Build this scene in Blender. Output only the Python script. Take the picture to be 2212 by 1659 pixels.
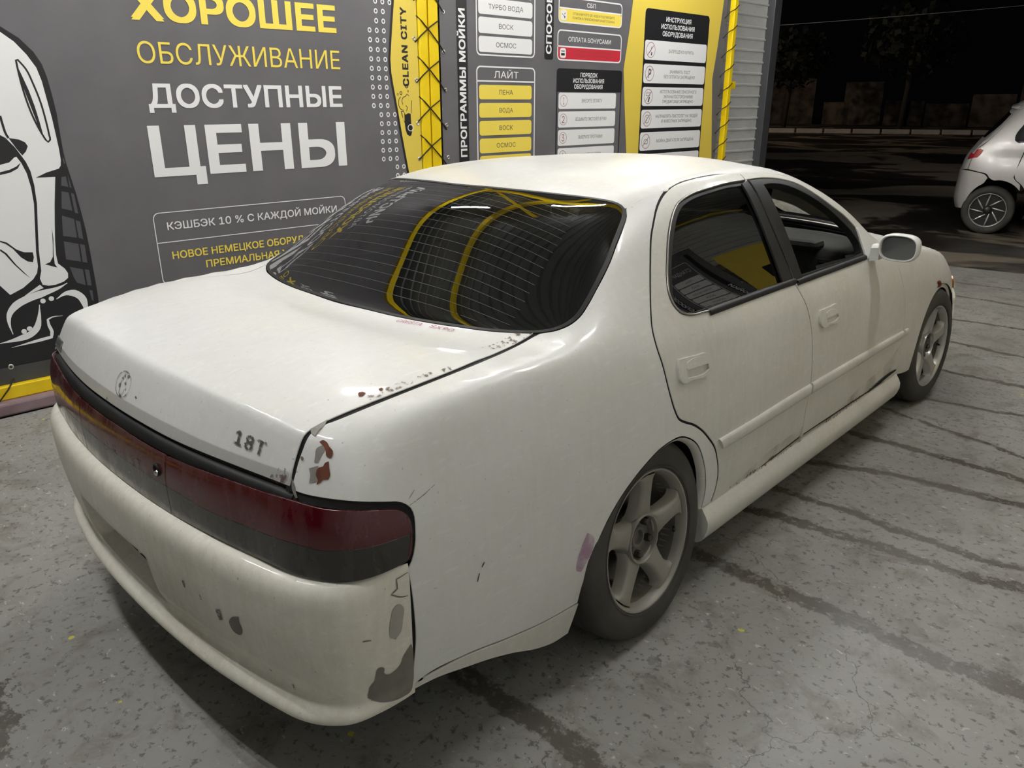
import bpy, math, random
import numpy as np
from mathutils import Vector, Matrix
from mathutils.bvhtree import BVHTree
from mathutils.geometry import delaunay_2d_cdt

for _o in list(bpy.data.objects): bpy.data.objects.remove(_o)
SC=bpy.context.scene; COL=SC.collection
random.seed(4); RNG=np.random.RandomState(7)
# ------------------------------------------------------------------ camera, night, lamps, exposure
CAMP=(1.9687,-1.7705,1.5675)
_c=bpy.data.cameras.new('camera'); CAM=bpy.data.objects.new('camera',_c); COL.objects.link(CAM)
_c.sensor_fit='HORIZONTAL'; _c.sensor_width=36; _c.lens=36*1669.7/2212; _c.clip_start=.05; _c.clip_end=300
CAM.location=CAMP; CAM.rotation_euler=(math.pi/2-.3497,0,.7553); SC.camera=CAM
SC.view_settings.view_transform='Standard'; SC.view_settings.look='None'; SC.view_settings.gamma=1
SC.view_settings.use_curve_mapping=False; SC.view_settings.exposure=0.25
WD=bpy.data.worlds.new('night'); SC.world=WD; WD.use_nodes=True
_b=WD.node_tree.nodes['Background']; _b.inputs['Color'].default_value=(.03,.033,.045,1); _b.inputs['Strength'].default_value=.02
TUBE_STRENGTH=262.0
TUBE_COLOR=(1.0,1.0,.99)
# tubes under the roof: (x, y, z, heading of the tube)
TUBES=[(-1.86,.80,3.5,.2),(-.80,1.78,3.5,.5),(1.42,1.85,3.5,.2),(-1.9,4.6,3.5,.1),(-.6,4.6,3.5,.1),(.8,4.6,3.5,.1),
       (-1.9,-1.5,3.5,.1),(-.6,-1.7,3.5,.1),(.7,-1.7,3.5,.1)]
def added_yard_spot(loc,target,power,size,color,name,spot):
    l=bpy.data.lights.new(name,'SPOT'); l.energy=power; l.color=color; l.shadow_soft_size=size; l.spot_size=spot; l.spot_blend=.6
    o=bpy.data.objects.new(name,l); COL.objects.link(o); o.location=loc
    o.rotation_euler=(Vector(target)-Vector(loc)).to_track_quat('-Z','Y').to_euler()
added_yard_spot((-1.6,7.2,4.1),(-2.5,16,0),2700,.12,(1,.90,.86),'added_yard_flood',math.radians(100))  # unseen flood, added to brighten the parked hatchback and the asphalt
added_yard_spot((-30,30,9),(-14,44,0),2600,.3,(1,.78,.55),'added_fence_light',math.radians(110))  # unseen warm spot, added so the far kerb and fence catch light
SC.cycles.use_denoising=True
SC.cycles.max_bounces=8
# ------------------------------------------------------------------ object helpers
def link(o,parent=None):
    COL.objects.link(o)
    if parent is not None: o.parent=parent
    return o
def tag(o,label=None,cat=None,group=None,kind=None):
    if label: o['label']=label
    if cat: o['category']=cat
    if group: o['group']=group
    if kind: o['kind']=kind
    return o
def empty(name,loc=(0,0,0),rz=0,label=None,cat=None,group=None,kind=None):
    o=bpy.data.objects.new(name,None); o.location=loc; o.rotation_euler=(0,0,rz); o.empty_display_size=.1
    link(o); return tag(o,label,cat,group,kind)
class Geo:
    """vertices, faces and (optional) vertex normals"""
    def __init__(s): s.v=[]; s.f=[]; s.n=None; s.smooth=True
    def add(s,v,f):
        k=len(s.v); s.v.extend([tuple(map(float,p)) for p in v]); s.f.extend([tuple(i+k for i in q) for q in f]); return s
    def merge(s,g):
        k=len(s.v)
        if g.n is not None and (s.n is not None or k==0): s.n=(s.n or [])+list(g.n)
        s.v.extend(g.v); s.f.extend([tuple(i+k for i in q) for q in g.f]); return s
    def mirror(s):
        g=Geo(); g.v=[(-x,y,z) for x,y,z in s.v]; g.f=[q[::-1] for q in s.f]; g.smooth=s.smooth
        if s.n is not None: g.n=[(-a,b,c) for a,b,c in s.n]
        return g
    def xf(s,M):
        s.v=[tuple(M@Vector(p)) for p in s.v]; return s
def emit(name,g,mat,parent=None,sharp=None,subsurf=0,bevel=0,solid=0):
    me=bpy.data.meshes.new(name); me.from_pydata(g.v,[],g.f); me.update()
    me.materials.append(mat)
    if g.smooth: me.polygons.foreach_set('use_smooth',[True]*len(me.polygons))
    if g.n is not None and len(g.n)==len(g.v): me.normals_split_custom_set_from_vertices([tuple(n) for n in g.n])
    elif sharp is not None and g.smooth: me.set_sharp_from_angle(angle=math.radians(sharp))
    o=bpy.data.objects.new(name,me); link(o,parent)
    if solid: m=o.modifiers.new('solid','SOLIDIFY'); m.thickness=solid; m.offset=-1
    if bevel: m=o.modifiers.new('bevel','BEVEL'); m.width=bevel; m.segments=2; m.limit_method='ANGLE'; m.angle_limit=math.radians(35)
    if subsurf: m=o.modifiers.new('sub','SUBSURF'); m.levels=subsurf; m.render_levels=subsurf
    return o
def box(g,c,s,R=None):
    x,y,z=[d/2 for d in s]
    P=[Vector((a*x,b*y,c_*z)) for a,b,c_ in ((-1,-1,-1),(1,-1,-1),(1,1,-1),(-1,1,-1),(-1,-1,1),(1,-1,1),(1,1,1),(-1,1,1))]
    if R is not None: P=[R@p for p in P]
    return g.add([p+Vector(c) for p in P],[(0,3,2,1),(4,5,6,7),(0,1,5,4),(1,2,6,5),(2,3,7,6),(3,0,4,7)])
def lathe(g,prof,n=48,axis='x',cap=False):
    """prof: list of (radius, along); revolved about x"""
    V=[];F=[]
    for r,a in prof:
        for k in range(n):
            t=2*math.pi*k/n; V.append((a,r*math.cos(t),r*math.sin(t)))
    for i in range(len(prof)-1):
        for k in range(n):
            F.append((i*n+k,i*n+(k+1)%n,(i+1)*n+(k+1)%n,(i+1)*n+k))
    if cap:
        F.append(tuple(range(n))[::-1]); F.append(tuple((len(prof)-1)*n+k for k in range(n)))
    return g.add(V,F)
def tube(g,path,r,n=8,closed=False,cap=True):
    P=[Vector(p) for p in path]; m=len(P); V=[];F=[]
    for i,p in enumerate(P):
        a=P[(i-1)%m] if closed or i>0 else p; b=P[(i+1)%m] if closed or i<m-1 else p
        d=(b-a).normalized(); up=Vector((0,0,1)) if abs(d.z)<.95 else Vector((1,0,0))
        u=d.cross(up).normalized(); w=u.cross(d)
        for k in range(n):
            t=2*math.pi*k/n; V.append(p+r*(math.cos(t)*u+math.sin(t)*w))
    for i in range(m if closed else m-1):
        for k in range(n): F.append((i*n+k,i*n+(k+1)%n,((i+1)%m)*n+(k+1)%n,((i+1)%m)*n+k))
    if cap and not closed: F.append(tuple(range(n))[::-1]); F.append(tuple((m-1)*n+k for k in range(n)))
    return g.add(V,F)
def loft(g,rings,closed=False,capends=True):
    n=len(rings[0]);k=[p for r in rings for p in r];F=[]
    for i in range(len(rings)-1):
        for j in range(n if closed else n-1):
            F.append((i*n+j,i*n+(j+1)%n,(i+1)*n+(j+1)%n,(i+1)*n+j))
    if capends and closed: F.append(tuple(range(n))[::-1]); F.append(tuple((len(rings)-1)*n+j for j in range(n)))
    return g.add(k,F)
# ------------------------------------------------------------------ polyline helpers
def spline(P,step,closed=False,corner=42):
    """Catmull-Rom through points, kept sharp where the polyline turns more than `corner` degrees"""
    P=[np.array(p,float) for p in P]; n=len(P)
    def ang(i):
        a=P[i]-P[i-1]; b=P[(i+1)%n]-P[i]
        c=a@b/(np.linalg.norm(a)*np.linalg.norm(b)+1e-12); return math.degrees(math.acos(max(-1,min(1,c))))
    idx=[i for i in range(n) if (closed or 0<i<n-1) and ang(i)>corner]
    if not closed: segs=[0]+idx+[n-1]; runs=[list(range(segs[k],segs[k+1]+1)) for k in range(len(segs)-1)]
    elif not idx: runs=[list(range(n))+[0]]
    else:
        runs=[]
        for k in range(len(idx)):
            a=idx[k]; b=idx[(k+1)%len(idx)]
            if b<=a: b+=n
            runs.append([i%n for i in range(a,b+1)])
    out=[]
    for r in runs:
        Q=[P[i] for i in r]; loop=closed and not idx
        L=[]
        for i in range(len(Q)-1):
            p1,p2=Q[i],Q[i+1]
            p0=Q[i-1] if i>0 else (Q[-2] if loop else 2*p1-p2); p3=Q[i+2] if i+2<len(Q) else (Q[1] if loop else 2*p2-p1)
            d=np.linalg.norm(p2-p1); m=max(1,int(math.ceil(d/step)))
            # chord-aware tangents
            d0=max(np.linalg.norm(p1-p0),1e-9); d2=max(np.linalg.norm(p3-p2),1e-9)
            t1=((p1-p0)/d0*d+(p2-p1)*d0/d*1.0)/(d0+d)*d if d>1e-9 else 0
            t2=((p2-p1)/d*d2+(p3-p2)/d2*d)/(d+d2)*d if d>1e-9 else 0
            for k in range(m):
                s=k/m; h00=2*s**3-3*s*s+1; h10=s**3-2*s*s+s; h01=-2*s**3+3*s*s; h11=s**3-s*s
                L.append(h00*p1+h10*t1+h01*p2+h11*t2)
        if not (closed): 
            out+=L
        else: out+=L
    if not closed: out.append(P[-1])
    return out
def inside(pts,poly):
    x,y=pts[:,0],pts[:,1]; r=np.zeros(len(pts),bool); n=len(poly)
    for i in range(n):
        x1,y1=poly[i-1];x2,y2=poly[i]
        c=((y1>y)!=(y2>y))
        if abs(y2-y1)>1e-12: r^=c&(x<(x2-x1)*(y-y1)/(y2-y1)+x1)
    return r
def area2(p):
    x,y=p[:,0],p[:,1]; return .5*float(np.sum(x*np.roll(y,-1)-np.roll(x,-1)*y))
def shrink(p,d):
    """offset a closed ccw polygon inwards by d"""
    if d==0: return p
    a=np.roll(p,1,0); b=np.roll(p,-1,0); e1=p-a; e2=b-p
    e1/=np.linalg.norm(e1,axis=1)[:,None]+1e-12; e2/=np.linalg.norm(e2,axis=1)[:,None]+1e-12
    n1=np.stack([-e1[:,1],e1[:,0]],1); n2=np.stack([-e2[:,1],e2[:,0]],1)
    m=n1+n2; m/=np.maximum(np.sum(m*m,1),.5)[:,None]
    return p+2*m*d
def seg_dist(pts,poly):
    best=np.full(len(pts),1e9); n=len(poly)
    for i in range(n):
        a=poly[i-1];b=poly[i];ab=b-a; t=np.clip(((pts-a)@ab)/(ab@ab+1e-15),0,1)
        d=np.hypot(*(pts-a-t[:,None]*ab).T); best=np.minimum(best,d)
    return best
# ------------------------------------------------------------------ master surface (Catmull-Clark shell fitted through target points)
class Shell:
    def __init__(s,ST,REAR,NOSE,level=4,edge=0):
        V=[];F=[]
        def v(p): V.append(p); return len(V)-1
        N=len(ST); nr=len(ST[0]); g=[[v(p) for p in q] for q in ST]
        for i in range(N-1):
            for j in range(nr-1): F.append((g[i][j],g[i][j+1],g[i+1][j+1],g[i+1][j]))
        for cols,corner,flip in ((REAR,g[N-1],False),(NOSE,g[0],True)):
            prev=corner[:6]
            for k,c in enumerate(cols):
                cur=[v(p) for p in c]+[corner[6+k]]
                for j in range(5):
                    q=(prev[j],prev[j+1],cur[j+1],cur[j]); F.append(q[::-1] if flip else q)
                prev=cur
        V=np.array(V); m={}; A=list(map(tuple,V))
        for i in range(len(V)):
            if abs(V[i,0])<1e-6: m[i]=i
            else: m[i]=len(A); A.append((-V[i,0],V[i,1],V[i,2]))
        F=F+[tuple(m[a] for a in f[::-1]) for f in F]
        cr=[]
        if edge:
            c=g[N-1][5:]; e=[(c[i],c[i+1]) for i in range(len(c)-1)]; cr=[(p,edge*(.5 if i==0 else 1)) for i,p in enumerate(e)]; cr+=[((m[a],m[b]),w) for (a,b),w in cr]
        tgt=np.array(A); cage=tgt.copy()
        for _ in range(6):
            co,_f=s.sub(cage,F,1,cr); cage=cage+(tgt-co[:len(cage)])*.8; cage[np.abs(tgt[:,0])<1e-6,0]=0
        s.co,s.f=s.sub(cage,F,level,cr)
        q=s.f; n=np.cross(s.co[q[:,2]]-s.co[q[:,0]],s.co[q[:,3]]-s.co[q[:,1]])
        nv=np.zeros_like(s.co)
        for k in range(4): np.add.at(nv,q[:,k],n)
        nv/=np.linalg.norm(nv,axis=1)[:,None]+1e-12
        ctr=s.co.mean(0)
        if np.sum((s.co-ctr)*nv)<0: nv=-nv; s.f=s.f[:,::-1]
        s.nv=nv
        s.bvh=BVHTree.FromPolygons([Vector(p) for p in s.co],[tuple(int(i) for i in a) for a in s.f])
    @staticmethod
    def sub(V,F,level,crease=()):
        me=bpy.data.meshes.new('cage'); me.from_pydata([tuple(p) for p in V],[],F)
        o=bpy.data.objects.new('cage',me); COL.objects.link(o)
        if crease:
            at=me.attributes.new('crease_edge','FLOAT','EDGE'); cd={frozenset(e):w for e,w in crease}
            for e in me.edges: at.data[e.index].value=cd.get(frozenset(e.vertices),0)
        m=o.modifiers.new('s','SUBSURF'); m.levels=level; m.render_levels=level; m.use_limit_surface=True; m.quality=4
        oe=o.evaluated_get(bpy.context.evaluated_depsgraph_get()); me2=bpy.data.meshes.new_from_object(oe)
        co=np.empty(len(me2.vertices)*3); me2.vertices.foreach_get('co',co)
        f=np.empty(len(me2.polygons)*4,int); me2.polygons.foreach_get('vertices',f)
        bpy.data.objects.remove(o); bpy.data.meshes.remove(me); bpy.data.meshes.remove(me2)
        return co.reshape(-1,3),f.reshape(-1,4)
    def nrm(s,p,fi):
        q=s.f[fi]; w=1/(np.sum((s.co[q]-np.array(p))**2,axis=1)+1e-7); n=(s.nv[q]*w[:,None]).sum(0)
        return n/np.linalg.norm(n)
    def near(s,p):
        h=s.bvh.find_nearest(Vector(p)); return np.array(h[0]),s.nrm(h[0],h[2])
    def cast(s,p,d):
        h=s.bvh.ray_cast(Vector(p),Vector(d))
        if h[0] is None: return None
        return np.array(h[0]),s.nrm(h[0],h[2])
def panel(shell,outline,direction,spacing=.022,holes=(),offset=0,inset=.0025,flange=.014,step=None,corner=42,raw=False,deform=None,hole_grow=0,extra=()):
    d=np.array(direction,float); d/=np.linalg.norm(d)
    up=np.array((0,0,1.)) if abs(d[2])<.9 else np.array((0,1.,0))
    e1=np.cross(up,d); e1/=np.linalg.norm(e1); e2=np.cross(d,e1)
    step=step or spacing*.8
    def p2(P): P=np.array(P); return np.stack([P@e1,P@e2],1)
    def prep(L,ccw,ins):
        P=np.array(L if raw else spline(L,step,True,corner)); q=p2(P)
        keep=[0]
        for i in range(1,len(q)):
            if np.hypot(*(q[i]-q[keep[-1]]))>step*.25: keep.append(i)
        if np.hypot(*(q[keep[-1]]-q[0]))<step*.25: keep.pop()
        q=q[keep]; dep=(P[keep])@d
        if (area2(q)>0)!=ccw: q=q[::-1];dep=dep[::-1]
        return shrink(q,ins),dep
    O,odep=prep(outline,True,inset); H=[prep(h,False,inset+hole_grow) for h in holes]
    loops=[O]+[h[0] for h in H]
    lo=O.min(0);hi=O.max(0)
    xs=np.arange(lo[0]+spacing/2,hi[0],spacing); ys=np.arange(lo[1]+spacing/2,hi[1],spacing)
    G=np.array([(x+(spacing/2 if j%2 else 0),y) for j,y in enumerate(ys) for x in xs]).reshape(-1,2)
    if len(G):
        k=inside(G,O)
        for h,_ in H: k&=~inside(G,h)
        G=G[k]
        for l in loops:
            if len(G): G=G[seg_dist(G,l)>spacing*.45]
    if len(extra):
        X=p2(extra); X=X[inside(X,O)]; X=X[seg_dist(X,O)>.003]
        if len(G): G=G[np.array([np.min(np.hypot(*(X-q).T))>spacing*.4 for q in G])]
        G=np.concatenate([G.reshape(-1,2),X])
    pts=np.concatenate(loops+[G.reshape(-1,2)]); edges=[];b=0
    for l in loops:
        edges+=[(b+i,b+(i+1)%len(l)) for i in range(len(l))]; b+=len(l)
    vo,eo,fo,ov,oe,of=delaunay_2d_cdt([Vector(p) for p in pts],edges,[],0,1e-6)
    vo=np.array([tuple(p) for p in vo]); 
    fo=[f for f in fo]
    cen=np.array([vo[list(f)].mean(0) for f in fo]); k=inside(cen,O)
    for h,_ in H: k&=~inside(cen,h)
    fo=[f for f,kk in zip(fo,k) if kk]
    alldep=np.concatenate([odep]+[h[1] for h in H])
    bp=np.concatenate(loops)
    V=[];N=[]
    for p in vo:
        base=e1*p[0]+e2*p[1]
        h=shell.cast(base+d*6,-d)
        j=int(np.argmin(np.sum((bp-p)**2,1))); gd=alldep[j]
        if h is None or (np.sum((bp[j]-p)**2)<1e-3 and abs(h[0]@d-gd)>.12):
            h=shell.near(base+d*gd)
        P,n=h
        V.append(P+n*offset);N.append(n)
    g=Geo(); Va=np.array(V);Na=np.array(N)
    if deform: Va,Na=deform(Va,Na)
    tri=[]
    for f in fo:
        a,b_,c=f[:3]; nn=np.cross(Va[b_]-Va[a],Va[c]-Va[a])
        tri.append(tuple(f) if nn@Na[a]>0 else tuple(f[::-1]))
    used=sorted({i for f in tri for i in f}); mp={o:i for i,o in enumerate(used)}
    Va=Va[used];Na=Na[used]; tri=[tuple(mp[i] for i in f) for f in tri]
    g.v=[tuple(p) for p in Va]; g.f=tri; g.n=[tuple(n) for n in Na]
    if flange>0:
        cnt={}
        for f in tri:
            for i in range(len(f)):
                cnt[(f[i],f[(i+1)%len(f)])]=1
        bd=[(a,b_) for (a,b_) in cnt if (b_,a) not in cnt]
        nxt={a:b_ for a,b_ in bd}; prv={b_:a for a,b_ in bd}
        ids={}
        for a in nxt:
            if a not in prv: continue
            t=Va[nxt[a]]-Va[prv[a]]; t/=np.linalg.norm(t)+1e-12; o=np.cross(t,Na[a]); o/=np.linalg.norm(o)+1e-12
            k=len(g.v); n=Na[a]; p=Va[a]
            g.v+= [tuple(p),tuple(p+o*.0011-n*.0006),tuple(p+o*.0016-n*.0022),tuple(p+o*.0016-n*flange)]
            g.n+= [tuple(n),tuple((n+o*.8)/np.linalg.norm(n+o*.8)),tuple(o),tuple(o)]
            ids[a]=k
        for a,b_ in bd:
            if a in ids and b_ in ids:
                A,B=ids[a],ids[b_]
                for r in range(3): g.f.append((A+r,A+r+1,B+r+1,B+r))
    return g
def ribbon(shell,line,width,depth,step=.03,corner=60):
    """dark sealing strip below a panel gap"""
    P=spline(line,step,False,corner); g=Geo(); V=[]
    for i,p in enumerate(P):
        t=P[min(i+1,len(P)-1)]-P[max(i-1,0)]; q,n=shell.near(p); s=np.cross(t,n); s/=np.linalg.norm(s)+1e-12
        V+=[q-n*depth-s*width/2,q-n*depth+s*width/2]
    return g.add(V,[(2*i,2*i+2,2*i+3,2*i+1) for i in range(len(P)-1)])
def flat_poly(pts,y=0.0):
    """flat printed shape in the (x, z) plane"""
    q=np.array(pts,float)
    if area2(q)<0: q=q[::-1]
    vo,eo,fo,*_=delaunay_2d_cdt([Vector(p) for p in q],[(i,(i+1)%len(q)) for i in range(len(q))],[],0,1e-6)
    vo=np.array([tuple(p) for p in vo]); g=Geo(); fs=[]
    for f in fo:
        c=vo[list(f)].mean(0)[None]
        if inside(c,q)[0]:
            a=vo[list(f)]; fs.append(tuple(f) if area2(a)>0 else tuple(f[::-1]))
    g.add([(p[0],y,p[1]) for p in vo],fs); g.smooth=False
    return g
def rrect(a0,a1,h0,h1,r,n=5):
    out=[]
    for cx,cy,t0 in ((a1-r,h1-r,0),(a0+r,h1-r,90),(a0+r,h0+r,180),(a1-r,h0+r,270)):
        for k in range(n+1):
            t=math.radians(t0+90*k/n); out.append((cx+r*math.cos(t),cy+r*math.sin(t)))
    return out
def frame_poly(outer,inner,y):
    n=len(outer); g=Geo(); g.smooth=False
    return g.add([(p[0],y,p[1]) for p in outer]+[(p[0],y,p[1]) for p in inner],[(i,(i+1)%n,n+(i+1)%n,n+i) for i in range(n)])
def stroke(pts,w,y,closed=False,taper=False,smooth=True):
    P=np.array(spline([(a,b,0) for a,b in pts],.02,closed,60))[:,:2] if smooth else np.array(pts,float)
    n=len(P); V=[];g=Geo();g.smooth=False
    for i in range(n):
        a=P[(i-1)%n] if closed or i>0 else P[i]; b=P[(i+1)%n] if closed or i<n-1 else P[i]
        t=b-a; t=t/(np.linalg.norm(t)+1e-12); m=np.array([-t[1],t[0]]); ww=w/2
        if taper: ww*=max(.12,min(1,3*min(i,n-1-i)/n))
        V+=[(*(P[i]+m*ww),),(*(P[i]-m*ww),)]
    F=[(2*i,2*i+1,(2*i+3)%(2*n),(2*i+2)%(2*n)) for i in range(n if closed else n-1)]
    return g.add([(p[0],y,p[1]) for p in V],F)
def disc(c,r,y,n=20,rx=None):
    rx=rx or r; g=Geo(); g.smooth=False
    return g.add([(c[0]+rx*math.cos(2*math.pi*k/n),y,c[1]+r*math.sin(2*math.pi*k/n)) for k in range(n)],[tuple(range(n))])
def ring(c,r0,r1,y,n=24,sx=1):
    g=Geo(); g.smooth=False
    V=[(c[0]+sx*r*math.cos(2*math.pi*k/n),y,c[1]+r*math.sin(2*math.pi*k/n)) for r in (r1,r0) for k in range(n)]
    return g.add(V,[(k,(k+1)%n,n+(k+1)%n,n+k) for k in range(n)])
# ------------------------------------------------------------------ lettering
FONT=None
try:
    import os
    _fp=os.path.join(bpy.utils.system_resource('DATAFILES'),'fonts','Inter.woff2')
    if os.path.exists(_fp): FONT=bpy.data.fonts.load(_fp)
except Exception: FONT=None
def text2d(s,bold=0.0,space=1.0):
    v,f=text_flat(s,space)
    if bold<=0 or len(v)==0: return v,f
    V=[];F=[];n=len(v)
    for k,(dx,dy) in enumerate(((0,0),(1,1),(-1,1),(1,-1),(-1,-1))):
        V.append(v+np.array((dx,dy))*bold); F+=[tuple(i+k*n for i in q) for q in f]
    return np.concatenate(V),F
def text_flat(s,space=1.0):
    cu=bpy.data.curves.new('lettering','FONT'); cu.body=s; cu.fill_mode='NONE';  cu.space_character=space; cu.resolution_u=3
    if FONT: cu.font=FONT
    o=bpy.data.objects.new('lettering',cu); COL.objects.link(o)
    oe=o.evaluated_get(bpy.context.evaluated_depsgraph_get()); me=bpy.data.meshes.new_from_object(oe)
    v=np.array([(p.co.x,p.co.y) for p in me.vertices]).reshape(-1,2); es=[tuple(e.vertices) for e in me.edges]
    bpy.data.objects.remove(o); bpy.data.curves.remove(cu); bpy.data.meshes.remove(me)
    if len(v)==0: return v,[]
    # chain the outline edges into contours, then fill by winding number (the font's contours overlap)
    adj={}
    for a,b in es: adj.setdefault(a,[]).append(b); adj.setdefault(b,[]).append(a)
    seen=set(); loops=[]
    for st in range(len(v)):
        if st in seen or st not in adj: continue
        l=[st]; seen.add(st); cur=st
        nx=[q for q in adj[st]]; nxt_=st+1 if st+1 in nx else nx[0]
        while nxt_ not in seen:
            l.append(nxt_); seen.add(nxt_); c=[q for q in adj[nxt_] if q not in seen]
            if not c: break
            nxt_=c[0]
        if len(l)>2: loops.append(l)
    pts=[];ed=[]; polys=[]
    for l in loops:
        b=len(pts); q=[tuple(v[i]) for i in l]; polys.append(np.array(q)); pts+=q; ed+=[(b+i,b+(i+1)%len(q)) for i in range(len(q))]
    vo,eo,fo,*_=delaunay_2d_cdt([Vector(p) for p in pts],ed,[],0,1e-7); vo=np.array([tuple(p) for p in vo])
    c=np.array([vo[list(t)].mean(0) for t in fo]); wn=np.zeros(len(fo),int)
    for q in polys:
        for i in range(len(q)):
            x1,y1=q[i-1]; x2,y2=q[i]
            up=(y1<=c[:,1])&(y2>c[:,1]); dn=(y1>c[:,1])&(y2<=c[:,1])
            side=(x2-x1)*(c[:,1]-y1)-(c[:,0]-x1)*(y2-y1)
            wn+=(up&(side>0)).astype(int)-(dn&(side<0)).astype(int)
    return vo,[tuple(t) for t,k in zip(fo,wn) if k!=0]
_cap={}
def cap_height(bold):
    if bold not in _cap:
        v,_=text2d('Н',bold); _cap[bold]=(v[:,1].min(),v[:,1].max())
    return _cap[bold]
def text_geo(s,a0,a1,h0,h1,y,bold=0,vertical=False,space=1.0):
    """lettering scaled so that it spans a0..a1 and its capitals stand h0..h1 (vertical: reads upwards)"""
    v,f=text2d(s,bold,space); c0,c1=cap_height(bold); g=Geo(); g.smooth=False
    if len(v)==0: return g
    x0,x1=v[:,0].min(),v[:,0].max()
    u=(v[:,0]-x0)/(x1-x0); t=(v[:,1]-c0)/(c1-c0)
    n=max(1,len(v)//5) if bold>0 else len(v); yy=[y-4e-5*(i//n) for i in range(len(v))]
    if vertical: P=[(a1+(a0-a1)*tt,q,h0+(h1-h0)*uu) for uu,tt,q in zip(u,t,yy)]
    else: P=[(a0+(a1-a0)*uu,q,h0+(h1-h0)*tt) for uu,tt,q in zip(u,t,yy)]
    return g.add(P,f)
# ------------------------------------------------------------------ materials
def nodes(m): return m.node_tree.nodes,m.node_tree.links
def mat(name,color,rough=.5,metal=0,spec=.5,coat=0,emit_=None,alpha=None):
    m=bpy.data.materials.new(name); m.use_nodes=True; b=m.node_tree.nodes['Principled BSDF']
    b.inputs['Base Color'].default_value=(*color,1); b.inputs['Roughness'].default_value=rough; b.inputs['Metallic'].default_value=metal
    b.inputs['Specular IOR Level'].default_value=spec; b.inputs['Coat Weight'].default_value=coat; b.inputs['Coat Roughness'].default_value=.08
    if emit_: b.inputs['Emission Color'].default_value=(*emit_[0],1); b.inputs['Emission Strength'].default_value=emit_[1]
    return m
def N(m,t,**kw):
    n=m.node_tree.nodes.new(t)
    for k,v in kw.items():
        if k in n.inputs: n.inputs[k].default_value=v
        else: setattr(n,k,v)
    return n
def ramp(m,src,stops):
    r=N(m,'ShaderNodeValToRGB'); e=r.color_ramp.elements
    while len(e)<len(stops): e.new(.5)
    for q,(p,c) in zip(e,stops): q.position=p; q.color=(*c,1) if len(c)==3 else c
    m.node_tree.links.new(src,r.inputs[0]); return r.outputs[0]
def mix(m,fac,a,b,mode='MIX'):
    n=N(m,'ShaderNodeMix'); n.data_type='RGBA'; n.blend_type=mode; L=m.node_tree.links
    for s,i in ((fac,0),(a,6),(b,7)):
        if hasattr(s,'is_linked') or isinstance(s,bpy.types.NodeSocket): L.new(s,n.inputs[i])
        else: n.inputs[i].default_value=s if i==0 else (*s,1)
    return n.outputs[2]
def noise(m,vec,scale,detail=4,rough=.55,dist=0):
    n=N(m,'ShaderNodeTexNoise',Scale=scale,Detail=detail,Roughness=rough,Distortion=dist); m.node_tree.links.new(vec,n.inputs['Vector']); return n.outputs[0]
def mapping(m,scale=(1,1,1),rot=(0,0,0),coord='Object'):
    t=N(m,'ShaderNodeTexCoord'); mp=N(m,'ShaderNodeMapping'); mp.inputs['Scale'].default_value=scale; mp.inputs['Rotation'].default_value=rot
    m.node_tree.links.new(t.outputs[coord],mp.inputs['Vector']); return mp.outputs[0]
def math_(m,op,a,b=None,c=None):
    n=N(m,'ShaderNodeMath',operation=op)
    for i,s in enumerate((a,b,c)):
        if s is None: continue
        if isinstance(s,bpy.types.NodeSocket): m.node_tree.links.new(s,n.inputs[i])
        else: n.inputs[i].default_value=s
    return n.outputs[0]
def bump(m,h,strength,dist=.01):
    n=N(m,'ShaderNodeBump',Strength=strength,Distance=dist); m.node_tree.links.new(h,n.inputs['Height'])
    m.node_tree.links.new(n.outputs[0],m.node_tree.nodes['Principled BSDF'].inputs['Normal'])
def setc(m,sock,name='Base Color'): m.node_tree.links.new(sock,m.node_tree.nodes['Principled BSDF'].inputs[name])
def noisy(name,stops,scale,rough=(.4,.6),metal=0,bmp=0,stretch=(1,1,1),detail=5,spec=.5,coat=0):
    m=mat(name,stops[0][1],rough[0],metal,spec,coat); v=mapping(m,stretch); f=noise(m,v,scale,detail); setc(m,ramp(m,f,stops))
    r=N(m,'ShaderNodeMapRange'); r.inputs[3].default_value=rough[0]; r.inputs[4].default_value=rough[1]; m.node_tree.links.new(f,r.inputs[0]); setc(m,r.outputs[0],'Roughness')
    if bmp: bump(m,f,bmp,.004)
    return m
def S(r,g,b):
    f=lambda c:(c/255/12.92 if c/255<=.04045 else ((c/255+.055)/1.055)**2.4)
    return (f(r),f(g),f(b))
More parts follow.
